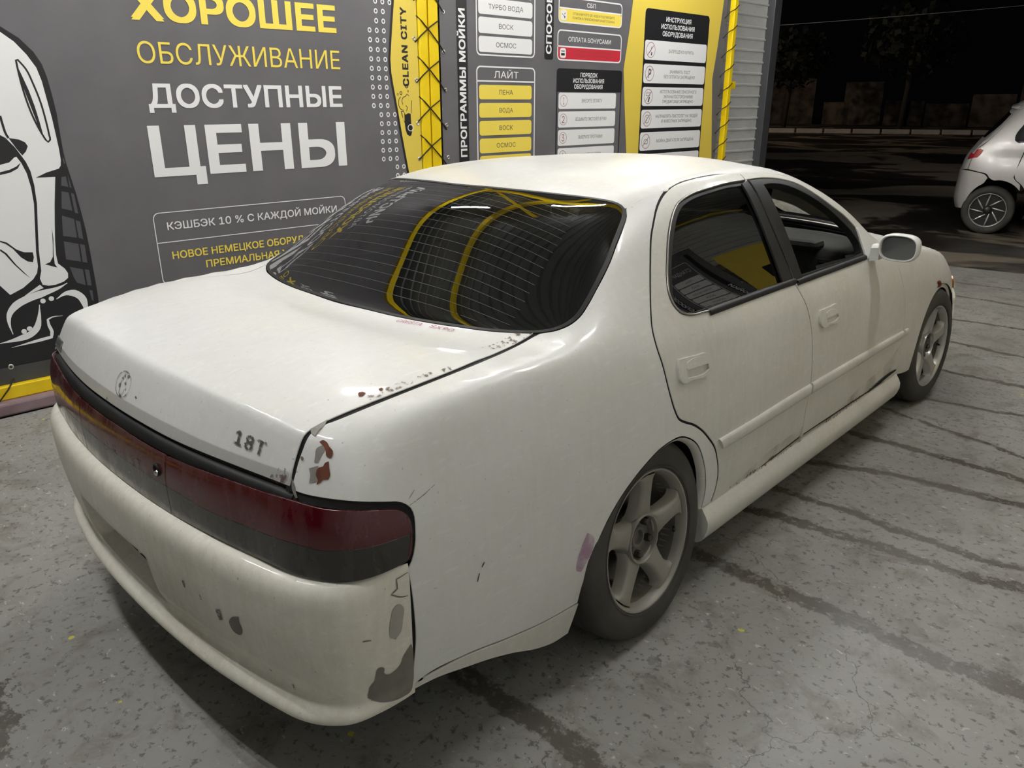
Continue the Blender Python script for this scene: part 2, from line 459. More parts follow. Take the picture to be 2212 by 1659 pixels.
# ------------------------------------------------------------------ measured outlines: D on the car body (x, y, z), W on the banner wall (along, height)
D={'gap_trunk': [(0.68,-0.297,1.0),(0.674,-0.317,0.994),(0.671,-0.35,0.986),(0.671,-0.403,0.979),(0.689,-0.503,0.98),(0.701,-0.593,0.98),(0.701,-0.735,0.972),(0.691,-0.857,0.96),(0.681,-0.945,0.949),(0.678,-0.977,0.946),(0.677,-0.997,0.939),(0.677,-1.011,0.927),(0.678,-1.024,0.908),(0.679,-1.038,0.884),(0.681,-1.05,0.859),(0.683,-1.06,0.838),(0.687,-1.063,0.828)],'lens_top_q': [(0.693,-1.062,0.825),(0.722,-1.05,0.824),(0.756,-1.03,0.821),(0.798,-0.991,0.814),(0.816,-0.928,0.794),(0.821,-0.887,0.778),(0.825,-0.871,0.762),(0.828,-0.865,0.741),(0.832,-0.867,0.713),(0.835,-0.873,0.678),(0.837,-0.885,0.648)],'bump_gap': [(0.837,-0.897,0.633),(0.839,-0.892,0.584),(0.84,-0.888,0.511),(0.839,-0.887,0.446),(0.835,-0.894,0.374),(0.828,-0.899,0.309)],'spat_top': [(0.829,-0.898,0.319),(0.835,-0.856,0.323),(0.845,-0.749,0.319),(0.851,-0.593,0.287),(0.853,-0.451,0.261),(0.855,-0.316,0.25)],'spat_bot': [(0.827,-0.899,0.306),(0.837,-0.83,0.307),(0.843,-0.747,0.292),(0.845,-0.671,0.272),(0.845,-0.588,0.242),(0.841,-0.475,0.19),(0.834,-0.338,0.121),(0.835,-0.308,0.12),(0.84,-0.297,0.15),(0.855,-0.311,0.247)],'arch': [(0.856,-0.312,0.253),(0.862,-0.309,0.3),(0.866,-0.296,0.34),(0.87,-0.261,0.415),(0.872,-0.22,0.471),(0.872,-0.164,0.521),(0.872,-0.1,0.56),(0.872,-0.033,0.59),(0.872,0.026,0.609),(0.872,0.087,0.616),(0.872,0.138,0.613),(0.873,0.187,0.594),(0.874,0.237,0.559),(0.876,0.29,0.477),(0.875,0.312,0.419),(0.873,0.322,0.363),(0.867,0.317,0.294)],'rdoor_rear': [(0.548,0.953,1.325),(0.547,0.795,1.327),(0.551,0.635,1.323),(0.556,0.552,1.318),(0.571,0.462,1.306),(0.589,0.397,1.289),(0.616,0.327,1.26),(0.648,0.264,1.22),(0.669,0.224,1.189),(0.714,0.16,1.119),(0.757,0.104,1.049),(0.785,0.07,1.001),(0.809,0.047,0.956),(0.828,0.045,0.912),(0.843,0.06,0.856),(0.857,0.082,0.775),(0.865,0.111,0.704),(0.868,0.128,0.678),(0.869,0.163,0.656),(0.871,0.209,0.635),(0.873,0.261,0.602),(0.874,0.317,0.552),(0.875,0.359,0.506),(0.876,0.381,0.462),(0.874,0.402,0.384),(0.872,0.398,0.34),(0.867,0.384,0.291)],'seam': [(0.866,0.386,0.287),(0.867,0.651,0.291),(0.869,0.899,0.305),(0.87,1.101,0.316),(0.869,1.414,0.311),(0.869,1.728,0.306),(0.867,1.966,0.299),(0.865,2.262,0.279)],'bgap': [(0.548,0.953,1.325),(0.585,0.948,1.303),(0.664,0.926,1.205),(0.741,0.948,1.07),(0.807,0.986,0.939),(0.827,1.012,0.894),(0.843,1.044,0.838),(0.854,1.066,0.777),(0.862,1.078,0.72),(0.871,1.088,0.628),(0.875,1.092,0.531),(0.876,1.08,0.44),(0.87,1.08,0.315)],'fendgap': [(0.82,2.049,0.865),(0.843,2.084,0.793),(0.859,2.134,0.698),(0.867,2.171,0.599),(0.872,2.175,0.497),(0.865,2.262,0.279)],'rwin': [(0.591,0.933,1.298),(0.594,0.798,1.298),(0.601,0.66,1.291),(0.606,0.561,1.284),(0.613,0.494,1.274),(0.621,0.443,1.263),(0.633,0.401,1.246),(0.652,0.355,1.22),(0.678,0.304,1.181),(0.715,0.246,1.121),(0.746,0.204,1.068),(0.769,0.185,1.028),(0.783,0.187,1.004),(0.795,0.206,0.98),(0.803,0.25,0.963),(0.805,0.332,0.956),(0.805,0.448,0.952),(0.806,0.702,0.946),(0.807,0.982,0.939)],'fwin': [(0.589,0.958,1.299),(0.586,1.097,1.297),(0.593,1.245,1.282),(0.61,1.362,1.257),(0.646,1.452,1.215),(0.687,1.556,1.156),(0.716,1.652,1.103),(0.738,1.715,1.056),(0.772,1.702,0.995),(0.803,1.708,0.93),(0.805,1.341,0.936),(0.806,1.004,0.941)],'glass': [(0.68,-0.297,1.0),(0.708,-0.264,1.006),(0.721,-0.233,1.014),(0.725,-0.189,1.03),(0.717,-0.141,1.055),(0.706,-0.095,1.083),(0.695,-0.053,1.108),(0.679,0.001,1.142),(0.656,0.059,1.179),(0.629,0.126,1.218),(0.604,0.178,1.248),(0.587,0.199,1.263),(0.567,0.206,1.274),(0.538,0.202,1.283),(0.504,0.189,1.288),(0.433,0.164,1.295),(0.291,0.105,1.305),(0.215,0.079,1.308),(0.127,0.062,1.311),(0.027,0.052,1.311)],'glass_bot': [(0.069,-0.454,0.997),(0.154,-0.45,0.997),(0.253,-0.443,0.997),(0.341,-0.431,0.997),(0.49,-0.393,0.997),(0.566,-0.364,0.996),(0.634,-0.328,0.997),(0.68,-0.297,1.0)],'lens_top_t': [(-0.025,-1.13,0.832),(0.11,-1.13,0.827),(0.292,-1.12,0.828),(0.409,-1.109,0.83),(0.502,-1.095,0.833),(0.595,-1.079,0.832),(0.684,-1.063,0.829)],'lens_red_top': [(-0.067,-1.14,0.8),(0.125,-1.138,0.801),(0.275,-1.131,0.798),(0.4,-1.119,0.802),(0.509,-1.103,0.806),(0.601,-1.086,0.808),(0.703,-1.064,0.812),(0.761,-1.035,0.805),(0.802,-0.995,0.8),(0.818,-0.93,0.782),(0.823,-0.893,0.766),(0.826,-0.878,0.751),(0.829,-0.872,0.731),(0.833,-0.875,0.7),(0.836,-0.886,0.661),(0.836,-0.893,0.654)],'lens_bot': [(0.095,-1.149,0.658),(0.265,-1.141,0.644),(0.416,-1.127,0.65),(0.596,-1.1,0.65),(0.666,-1.089,0.651),(0.722,-1.07,0.647),(0.759,-1.05,0.644),(0.78,-1.035,0.643),(0.804,-1.013,0.646),(0.824,-0.981,0.649),(0.834,-0.926,0.65),(0.836,-0.893,0.652)],'lens_mid': [(-0.037,-1.15,0.682),(0.201,-1.146,0.675),(0.286,-1.142,0.715),(0.451,-1.124,0.716),(0.606,-1.099,0.721),(0.716,-1.078,0.727),(0.77,-1.047,0.72),(0.813,-1.001,0.721),(0.828,-0.943,0.715),(0.832,-0.878,0.71)],'mold_t': [(0.875,0.376,0.532),(0.875,0.593,0.531),(0.875,0.882,0.536),(0.875,1.09,0.537),(0.875,1.408,0.536),(0.874,1.842,0.532),(0.871,2.268,0.522)],'mold_b': [(0.876,0.404,0.489),(0.876,0.601,0.486),(0.876,0.893,0.49),(0.875,1.102,0.492),(0.876,1.422,0.491),(0.875,1.857,0.493),(0.872,2.275,0.49)],'split': [(0.267,-1.131,0.802),(0.282,-1.137,0.771),(0.279,-1.142,0.712),(0.265,-1.141,0.644)],'hand_r': [(0.843,0.134,0.856),(0.844,0.229,0.847),(0.845,0.288,0.84),(0.847,0.306,0.83),(0.852,0.311,0.804),(0.855,0.303,0.784),(0.856,0.279,0.776),(0.856,0.193,0.782),(0.856,0.146,0.784),(0.854,0.132,0.795),(0.847,0.127,0.833)],'hand_r_pocket': [(0.85,0.166,0.817),(0.851,0.223,0.813),(0.851,0.294,0.809),(0.854,0.298,0.791),(0.855,0.275,0.785),(0.854,0.168,0.791)],'hand_r_flap': [(0.846,0.167,0.838),(0.845,0.186,0.843),(0.847,0.268,0.834),(0.848,0.291,0.824),(0.851,0.294,0.809),(0.851,0.223,0.813),(0.85,0.166,0.817)],'hand_f': [(0.848,1.146,0.814),(0.848,1.234,0.812),(0.849,1.307,0.808),(0.851,1.324,0.794),(0.857,1.332,0.759),(0.859,1.313,0.744),(0.859,1.23,0.745),(0.859,1.168,0.745),(0.857,1.147,0.758),(0.852,1.135,0.791)],'hand_f_pocket': [(0.855,1.195,0.774),(0.855,1.267,0.773),(0.854,1.309,0.774),(0.857,1.313,0.758),(0.858,1.294,0.751),(0.858,1.199,0.753)],'hand_f_flap': [(0.851,1.188,0.797),(0.85,1.211,0.802),(0.851,1.278,0.796),(0.852,1.305,0.786),(0.854,1.309,0.774),(0.855,1.267,0.773),(0.855,1.195,0.774)],'rust_a': [(0.705,-0.997,0.921),(0.708,-0.991,0.924),(0.716,-0.987,0.921),(0.725,-0.987,0.913),(0.733,-0.985,0.906),(0.737,-0.99,0.897),(0.736,-0.994,0.894),(0.729,-0.998,0.897),(0.722,-0.995,0.908),(0.713,-0.995,0.916)],'rust_b': [(0.732,-1.005,0.886),(0.737,-0.999,0.889),(0.743,-1.003,0.877),(0.75,-1.008,0.863),(0.749,-1.012,0.858),(0.742,-1.018,0.857),(0.739,-1.025,0.851),(0.734,-1.03,0.847),(0.732,-1.025,0.857),(0.727,-1.025,0.863),(0.726,-1.016,0.878),(0.732,-1.01,0.88)],'grey_a': [(0.707,-1.006,0.91),(0.713,-0.995,0.916),(0.72,-0.995,0.91),(0.72,-1.005,0.898),(0.721,-1.014,0.886),(0.714,-1.018,0.886),(0.711,-1.013,0.897)],'grey_b': [(0.71,-1.029,0.875),(0.724,-1.015,0.881),(0.727,-1.021,0.87),(0.732,-1.028,0.853),(0.72,-1.038,0.849),(0.717,-1.032,0.862)],'chip_top': [(0.675,-0.997,0.94),(0.68,-0.978,0.945),(0.675,-0.955,0.949),(0.688,-0.972,0.944),(0.69,-0.986,0.939),(0.692,-0.998,0.93),(0.682,-1.0,0.934)],'tear': [(0.684,-1.042,0.873),(0.681,-1.029,0.898),(0.693,-1.021,0.902),(0.693,-1.032,0.885),(0.692,-1.039,0.873),(0.69,-1.045,0.864),(0.684,-1.045,0.868)],'edge_rust': [(0.682,-1.053,0.853),(0.691,-1.054,0.844),(0.7,-1.057,0.83),(0.708,-1.059,0.82),(0.704,-1.061,0.818),(0.692,-1.06,0.83)],'bare': [(0.818,-0.975,0.415),(0.821,-0.969,0.415),(0.823,-0.963,0.41),(0.822,-0.963,0.395),(0.824,-0.953,0.386),(0.83,-0.931,0.395),(0.834,-0.915,0.425),(0.838,-0.898,0.444),(0.838,-0.89,0.425),(0.835,-0.889,0.372),(0.831,-0.895,0.34),(0.828,-0.905,0.318),(0.823,-0.928,0.313),(0.816,-0.956,0.313),(0.805,-0.982,0.32),(0.798,-0.993,0.331),(0.805,-0.988,0.366),(0.811,-0.982,0.377),(0.814,-0.98,0.397)],'stain': [(0.833,-0.945,0.532),(0.834,-0.937,0.556),(0.836,-0.925,0.561),(0.837,-0.914,0.55),(0.837,-0.916,0.519),(0.835,-0.924,0.486),(0.833,-0.936,0.474),(0.831,-0.947,0.485),(0.832,-0.949,0.51)],'bump_hole': [(0.497,-1.112,0.464),(0.514,-1.111,0.487),(0.543,-1.107,0.501),(0.539,-1.107,0.481),(0.542,-1.106,0.471),(0.535,-1.107,0.449),(0.52,-1.108,0.441),(0.504,-1.111,0.444)],'plate_rec': [(-0.41,-1.12,0.398),(-0.209,-1.138,0.444),(-0.02,-1.145,0.472),(0.099,-1.143,0.465),(0.125,-1.141,0.433),(0.121,-1.139,0.389),(0.115,-1.138,0.356)],'pink': [(0.87,-0.309,0.48),(0.87,-0.277,0.447),(0.87,-0.281,0.417),(0.868,-0.305,0.383),(0.866,-0.325,0.362),(0.867,-0.346,0.377),(0.868,-0.347,0.41),(0.869,-0.33,0.446)],'logo': [(-0.021,-1.104,0.892)],'t18': [(0.482,-1.066,0.907),(0.597,-1.051,0.898)],'badge': [(-0.687,-1.042,0.871),(-0.586,-1.064,0.875),(-0.587,-1.073,0.852),(-0.698,-1.053,0.841)],'cresta': [(-0.073,-1.151,0.721),(-0.015,-1.151,0.727),(0.045,-1.151,0.73),(0.095,-1.15,0.732),(0.134,-1.149,0.735),(0.188,-1.147,0.733)],'keyhole': [(0.221,-1.143,0.758)],'pinktext': [(0.296,-0.452,0.993),(0.483,-0.413,0.992)],'lockf': [(0.855,1.169,0.772)],'frustA': [(0.85,2.714,0.665)],'trunk_rust1': [(0.669,-0.316,0.995),(0.628,-0.34,0.995),(0.627,-0.391,0.983),(0.626,-0.457,0.98),(0.658,-0.448,0.979),(0.663,-0.394,0.98)],'trunk_rust2': [(0.684,-0.53,0.982),(0.671,-0.624,0.984),(0.674,-0.712,0.979),(0.691,-0.713,0.976)],'speck1': [(0.65,-0.846,0.968)],'speck2': [(0.663,-0.805,0.971)],'qscr1': [(0.854,-0.681,0.557),(0.854,-0.69,0.546)],'qscr2': [(0.853,-0.698,0.534),(0.854,-0.705,0.514)]}
W={'text_left': [('ХОРОШЕЕ',(0.147,1.416,1.983,2.142)),('ОБСЛУЖИВАНИЕ',(0.151,1.425,1.768,1.879)),('ДОСТУПНЫЕ',(0.171,1.422,1.537,1.665)),('ЦЕНЫ',(0.143,1.426,1.164,1.443)),('КЭШБЭК',(0.171,1.315,0.863,0.9)),('НОВОЕ',(0.176,1.042,0.69,0.731)),('ПРЕМ',(0.371,0.848,0.613,0.655))],'kbox': (0.101,1.353,0.955,0.963),'kbox_mid': [(0.106,0.808),(1.21,0.782)],'kbox_l': [(0.101,0.963),(0.101,0.795),(0.096,0.549)],'kbox_r': [(1.385,0.943),(1.389,0.864)],'sign': [(1.873,2.211),(1.849,2.057),(1.82,1.846),(1.822,1.757),(1.833,1.683),(1.859,1.536),(1.891,1.34),(1.934,1.096)],'sign_right': [(2.066,2.226),(2.078,1.088)],'clean': [(1.927,1.667),(1.953,2.178),(1.98,1.692),(1.922,2.175),(1.974,2.134)],'rings': [(1.667,2.019),(1.67,1.96),(1.669,1.9),(1.671,1.842),(1.672,1.781),(1.673,1.723),(1.673,1.664),(1.728,2.017),(1.782,2.017),(1.723,2.193),(1.724,2.136),(1.725,2.078),(1.673,1.543),(1.73,1.543),(1.788,1.543),(1.734,1.484),(1.793,1.131),(1.85,1.13)],'ring_d': [(1.653,2.018),(1.682,2.019),(1.668,2.034),(1.666,2.003)],'logo_body': [(1.936,1.483),(1.961,1.495),(1.981,1.489),(1.982,1.42),(1.987,1.366),(1.977,1.341),(1.96,1.339),(1.941,1.352),(1.93,1.383),(1.925,1.427),(1.903,1.477),(1.897,1.508),(1.921,1.508)],'logo_win': [(1.905,1.505),(1.925,1.499),(1.925,1.44),(1.914,1.452)],'logo_wheel': [(1.976,1.395),(1.951,1.395),(1.977,1.414)],'foam': [[(1.922,1.514),(1.898,1.52),(1.883,1.539),(1.88,1.563),(1.886,1.588),(1.899,1.603)],[(1.946,1.508),(1.955,1.532),(1.94,1.545)],[(1.916,1.551),(1.909,1.575),(1.923,1.6),(1.943,1.606),(1.956,1.621),(1.972,1.609)],[(1.986,1.492),(1.994,1.579)]],'bubbles': [((1.904,1.627),(1.914,1.627)),((1.965,1.64),(1.971,1.64)),((1.876,1.618),(1.882,1.618)),((1.955,1.673),(1.967,1.673))],'fig_black': [(-0.476,1.913),(-0.406,1.865),(-0.353,1.804),(-0.326,1.749),(-0.314,1.69),(-0.306,1.602),(-0.301,1.513),(-0.303,1.41),(-0.304,1.329),(-0.301,1.27),(-0.292,1.198),(-0.28,1.101),(-0.272,1.002),(-0.266,0.902),(-0.265,0.788),(-0.266,0.671),(-0.267,0.566),(-0.271,0.473),(-0.281,0.325),(-0.296,0.162)],'fig_white': [(-0.481,1.888),(-0.43,1.847),(-0.386,1.79),(-0.354,1.731),(-0.341,1.668),(-0.334,1.58),(-0.327,1.49),(-0.324,1.41),(-0.322,1.341),(-0.323,1.283),(-0.329,1.253),(-0.34,1.239),(-0.403,1.222),(-0.457,1.199),(-0.365,1.198),(-0.393,1.062),(-0.41,0.967),(-0.426,0.87),(-0.435,0.797),(-0.434,0.749),(-0.406,0.717),(-0.395,0.69),(-0.399,0.665),(-0.423,0.648),(-0.466,0.637),(-0.5,0.637),(-0.527,0.647),(-0.534,0.681),(-0.52,0.721),(-0.511,0.831),(-0.497,0.927),(-0.475,1.069),(-0.47,1.163),(-0.474,1.233),(-0.486,1.279),(-0.499,1.307),(-0.522,1.353),(-0.554,1.399),(-0.575,1.413)],'fig_white2': [(-0.603,1.271),(-0.56,1.281),(-0.526,1.311),(-0.508,1.276),(-0.493,1.222),(-0.487,1.152),(-0.489,1.07),(-0.51,0.929),(-0.526,0.821),(-0.531,0.747),(-0.542,0.712),(-0.565,0.683),(-0.62,0.644),(-0.685,0.617),(-0.721,0.672)],'fig_eye': [(-0.577,1.402),(-0.562,1.399),(-0.542,1.354),(-0.522,1.308),(-0.558,1.294),(-0.6,1.285)],'fig_eye2': [(-0.541,1.398),(-0.498,1.39),(-0.472,1.376),(-0.463,1.356),(-0.476,1.331),(-0.496,1.312),(-0.515,1.344)],'fig_k': [[(-0.61,1.236),(-0.567,1.245),(-0.534,1.259),(-0.509,1.278),(-0.529,1.249),(-0.566,1.231),(-0.613,1.222)],[(-0.676,0.9),(-0.648,0.887),(-0.613,0.847),(-0.581,0.828),(-0.541,0.823),(-0.541,0.796),(-0.55,0.772),(-0.573,0.778),(-0.6,0.804),(-0.627,0.851),(-0.655,0.88),(-0.678,0.893)],[(-0.684,0.858),(-0.66,0.833),(-0.628,0.768),(-0.577,0.689),(-0.605,0.723),(-0.638,0.772),(-0.669,0.83),(-0.686,0.848)],[(-0.438,1.741),(-0.424,1.688),(-0.408,1.624),(-0.395,1.547),(-0.387,1.469),(-0.381,1.394),(-0.396,1.444),(-0.41,1.525),(-0.424,1.602),(-0.435,1.673)],[(-0.429,0.937),(-0.441,0.847),(-0.452,0.787),(-0.47,0.761),(-0.497,0.753),(-0.47,0.741),(-0.441,0.727),(-0.45,0.749),(-0.446,0.798),(-0.432,0.883)]],'fig_loop': [(-0.438,1.746),(-0.438,1.762),(-0.43,1.765),(-0.403,1.725),(-0.382,1.652),(-0.365,1.564),(-0.358,1.484),(-0.355,1.407),(-0.355,1.384),(-0.366,1.373),(-0.375,1.384),(-0.381,1.398)],'fig_line2': [(-0.557,1.504),(-0.554,1.46),(-0.547,1.412),(-0.541,1.398)],'fig_w': [[(-0.54,0.649),(-0.526,0.629),(-0.624,0.6)]],'fig_str': [[[(-0.408,0.638),(-0.446,0.621),(-0.531,0.602),(-0.61,0.584),(-0.671,0.557),(-0.71,0.514),(-0.719,0.465),(-0.713,0.408)],9],[[(-0.562,0.543),(-0.578,0.469),(-0.597,0.421),(-0.633,0.392),(-0.693,0.378),(-0.78,0.371)],8],[[(-0.476,0.559),(-0.428,0.582),(-0.384,0.577),(-0.352,0.548),(-0.341,0.499),(-0.35,0.421)],9],[[(-0.463,0.463),(-0.516,0.465),(-0.538,0.456),(-0.538,0.422),(-0.53,0.387),(-0.538,0.357),(-0.649,0.346),(-0.733,0.338)],4]],'fig_dots': [(-0.542,0.56),(-0.5,0.566),(-0.66,0.413),(-0.632,0.423)],'fig_win': [[(-0.336,1.195),(-0.315,1.198),(-0.312,1.143),(-0.345,1.152)],[(-0.304,1.208),(-0.297,1.138),(-0.306,1.14)],[(-0.349,1.123),(-0.316,1.114),(-0.315,1.018),(-0.364,1.035)],[(-0.305,1.11),(-0.291,1.105),(-0.288,1.0),(-0.304,1.007)],[(-0.37,0.998),(-0.314,0.974),(-0.317,0.874),(-0.383,0.891)],[(-0.308,0.968),(-0.286,0.958),(-0.288,0.862),(-0.309,0.873)],[(-0.385,0.863),(-0.316,0.84),(-0.32,0.743),(-0.391,0.765)],[(-0.309,0.839),(-0.286,0.831),(-0.289,0.733),(-0.312,0.74)],[(-0.381,0.723),(-0.318,0.701),(-0.319,0.611),(-0.36,0.632),(-0.37,0.66)],[(-0.309,0.7),(-0.287,0.692),(-0.29,0.605),(-0.31,0.61)],[(-0.306,0.581),(-0.29,0.577),(-0.294,0.516),(-0.302,0.526)],[(-0.309,1.299),(-0.305,1.263),(-0.312,1.262),(-0.314,1.281)]],'strip': (2.425,2.526),'strip_txt': (2.462,1.18,2.207),'strip_in': (2.447,2.511),'box1': (2.616,3.238,1.897,2.269),'b1rows': [(2.639,3.21,2.186,2.274),(2.64,3.21,2.058,2.162),(2.641,3.208,1.927,2.031)],'b1txt': [(2.753,3.098,2.225,2.255),(2.847,2.998,2.095,2.126),(2.821,3.03,1.962,1.994)],'box2': (2.612,3.249,1.137,1.826),'b2hdr': (2.794,3.058,1.74,1.795),'b2sep': 1.719,'b2rows': [(2.638,3.209,1.588,1.692),(2.639,3.209,1.454,1.564),(2.64,3.209,1.322,1.434),(2.639,3.208,1.19,1.302),(2.639,3.206,1.071,1.174)],'b2txt': [(2.851,2.995,1.621,1.655),(2.847,3.003,1.497,1.529),(2.849,2.998,1.362,1.394),(2.819,3.029,1.228,1.27)],'strip2': (3.354,3.456,1.894),'s2txt': (1.953,3.365,3.424),'sbp': (3.512,4.328,2.174,2.339),'sbp_y': (3.523,4.321,2.179,2.28),'sbp_t': (3.862,3.975,2.314,2.34),'sbp_i': (3.54,3.614,2.194,2.264),'sbp_s': [(3.688,4.231,2.233,2.249),(3.686,4.233,2.203,2.217)],'bon': (3.505,4.342,1.895,2.112),'bon_r': (3.518,4.32,1.902,1.995),'bon_t': (3.639,4.194,2.038,2.07),'bon_i': (3.539,3.612,1.916,1.983),'bon_s': [(3.718,4.231,1.965,1.973),(3.712,4.233,1.934,1.941)],'por': (3.506,4.368,1.101,1.827),'por_sep': 1.652,'por_t': [(3.802,4.026,1.771,1.803),(3.71,4.119,1.725,1.755),(3.726,4.101,1.678,1.712)],'por_rows': [(3.533,4.296,1.514,1.639),(3.532,4.295,1.362,1.497),(3.533,4.295,1.216,1.349),(3.532,4.299,1.053,1.199)],'por_txt': [(3.829,4.113,1.565,1.588),(3.736,4.204,1.413,1.446),(3.781,4.158,1.263,1.299),(3.806,4.135,1.111,1.145)],'yel': [(4.481,2.415),(4.451,2.181),(4.39,1.847),(4.427,1.555),(4.499,1.043),(5.975,0.972),(5.892,1.553),(5.859,1.787),(5.91,2.104),(5.956,2.53)],'ins': (4.671,5.726,0.984,2.362),'ins2': [(5.725,2.366),(5.708,1.101),(4.671,2.362),(4.661,1.11)],'ins_t': [(4.996,5.405,2.274,2.312),(4.925,5.471,2.213,2.249),(4.952,5.446,2.151,2.188)],'ins_rows': [(4.688,5.71,1.935,2.104),(4.686,5.717,1.735,1.902),(4.677,5.71,1.533,1.701),(4.678,5.704,1.332,1.504),(4.676,5.706,1.118,1.303),(4.676,5.707,0.962,1.104)],'ins_txt': [[(5.053,5.501,2.008,2.031)],[(5.097,5.457,1.83,1.853),(4.999,5.553,1.786,1.807)],[(4.93,5.615,1.65,1.676),(4.99,5.555,1.606,1.635),(4.976,5.567,1.562,1.591)],[(4.893,5.656,1.414,1.45),(4.983,5.561,1.375,1.407)],[(4.921,5.615,1.187,1.239)]],'pole': [(6.082,2.535),(6.07,0.985)],'bracket': (6.207,1.724),'grom_l': [(2.037,1.983),(2.043,1.714),(2.042,1.425),(2.044,1.178),(2.036,2.252)],'grom_r': [(2.306,2.168),(2.3,1.908),(2.307,1.652),(2.311,1.408),(2.316,1.176)],'tie': [(1.552,2.186),(2.252,2.081)]}
# ------------------------------------------------------------------ shared materials
M={}
M['vinyl_grey']=noisy('vinyl_grey',[(.35,S(98,96,100)),(.65,S(106,104,108))],2.5,(.5,.62),bmp=.05)
M['vinyl_white']=mat('vinyl_white',S(238,238,240),.5)
M['vinyl_black']=mat('vinyl_black',S(28,28,32),.5)
M['vinyl_yellow']=mat('vinyl_yellow',S(246,222,92),.5)
M['vinyl_yellow2']=mat('vinyl_yellow_deep',S(230,204,84),.5)
M['vinyl_red']=mat('vinyl_red',S(205,45,62),.5)
M['print_grey']=mat('print_dark_grey',S(70,68,72),.5)
M['print_red']=mat('print_red_line',S(150,70,70),.5)
M['print_mid']=mat('print_window_grey',S(82,81,87),.5)
M['yellow_steel']=noisy('yellow_steel',[(.3,S(236,200,10)),(.7,S(248,216,22))],5,(.3,.45),spec=.5,coat=.2)
M['rope']=mat('rope',S(32,20,16),.7)
M['grommet']=mat('grommet',(.7,.7,.68),.3,1)
M['galv']=noisy('galvanised_sheet',[(.2,(.62,.63,.61)),(.55,(.76,.77,.75)),(.8,(.68,.69,.65))],1.6,(.3,.5),metal=.4,stretch=(3,3,9),detail=6)
M['dark_trim']=mat('dark_trim',S(62,62,66),.5)
M['rubber_skirt']=noisy('rubber_skirt',[(.3,S(58,58,58)),(.7,S(72,72,72))],4,(.5,.7))
M['pink_curb']=noisy('pink_curb',[(.3,S(120,98,104)),(.7,S(150,128,132))],9,(.5,.75),bmp=.2)
M['dark_metal']=mat('dark_metal',(.03,.03,.03),.5,.3)
M['tube_lamp']=mat('tube_lamp',(.9,.9,.9),.4,emit_=(TUBE_COLOR,TUBE_STRENGTH))
M['lamp_body']=mat('lamp_body',(.75,.75,.75),.4)
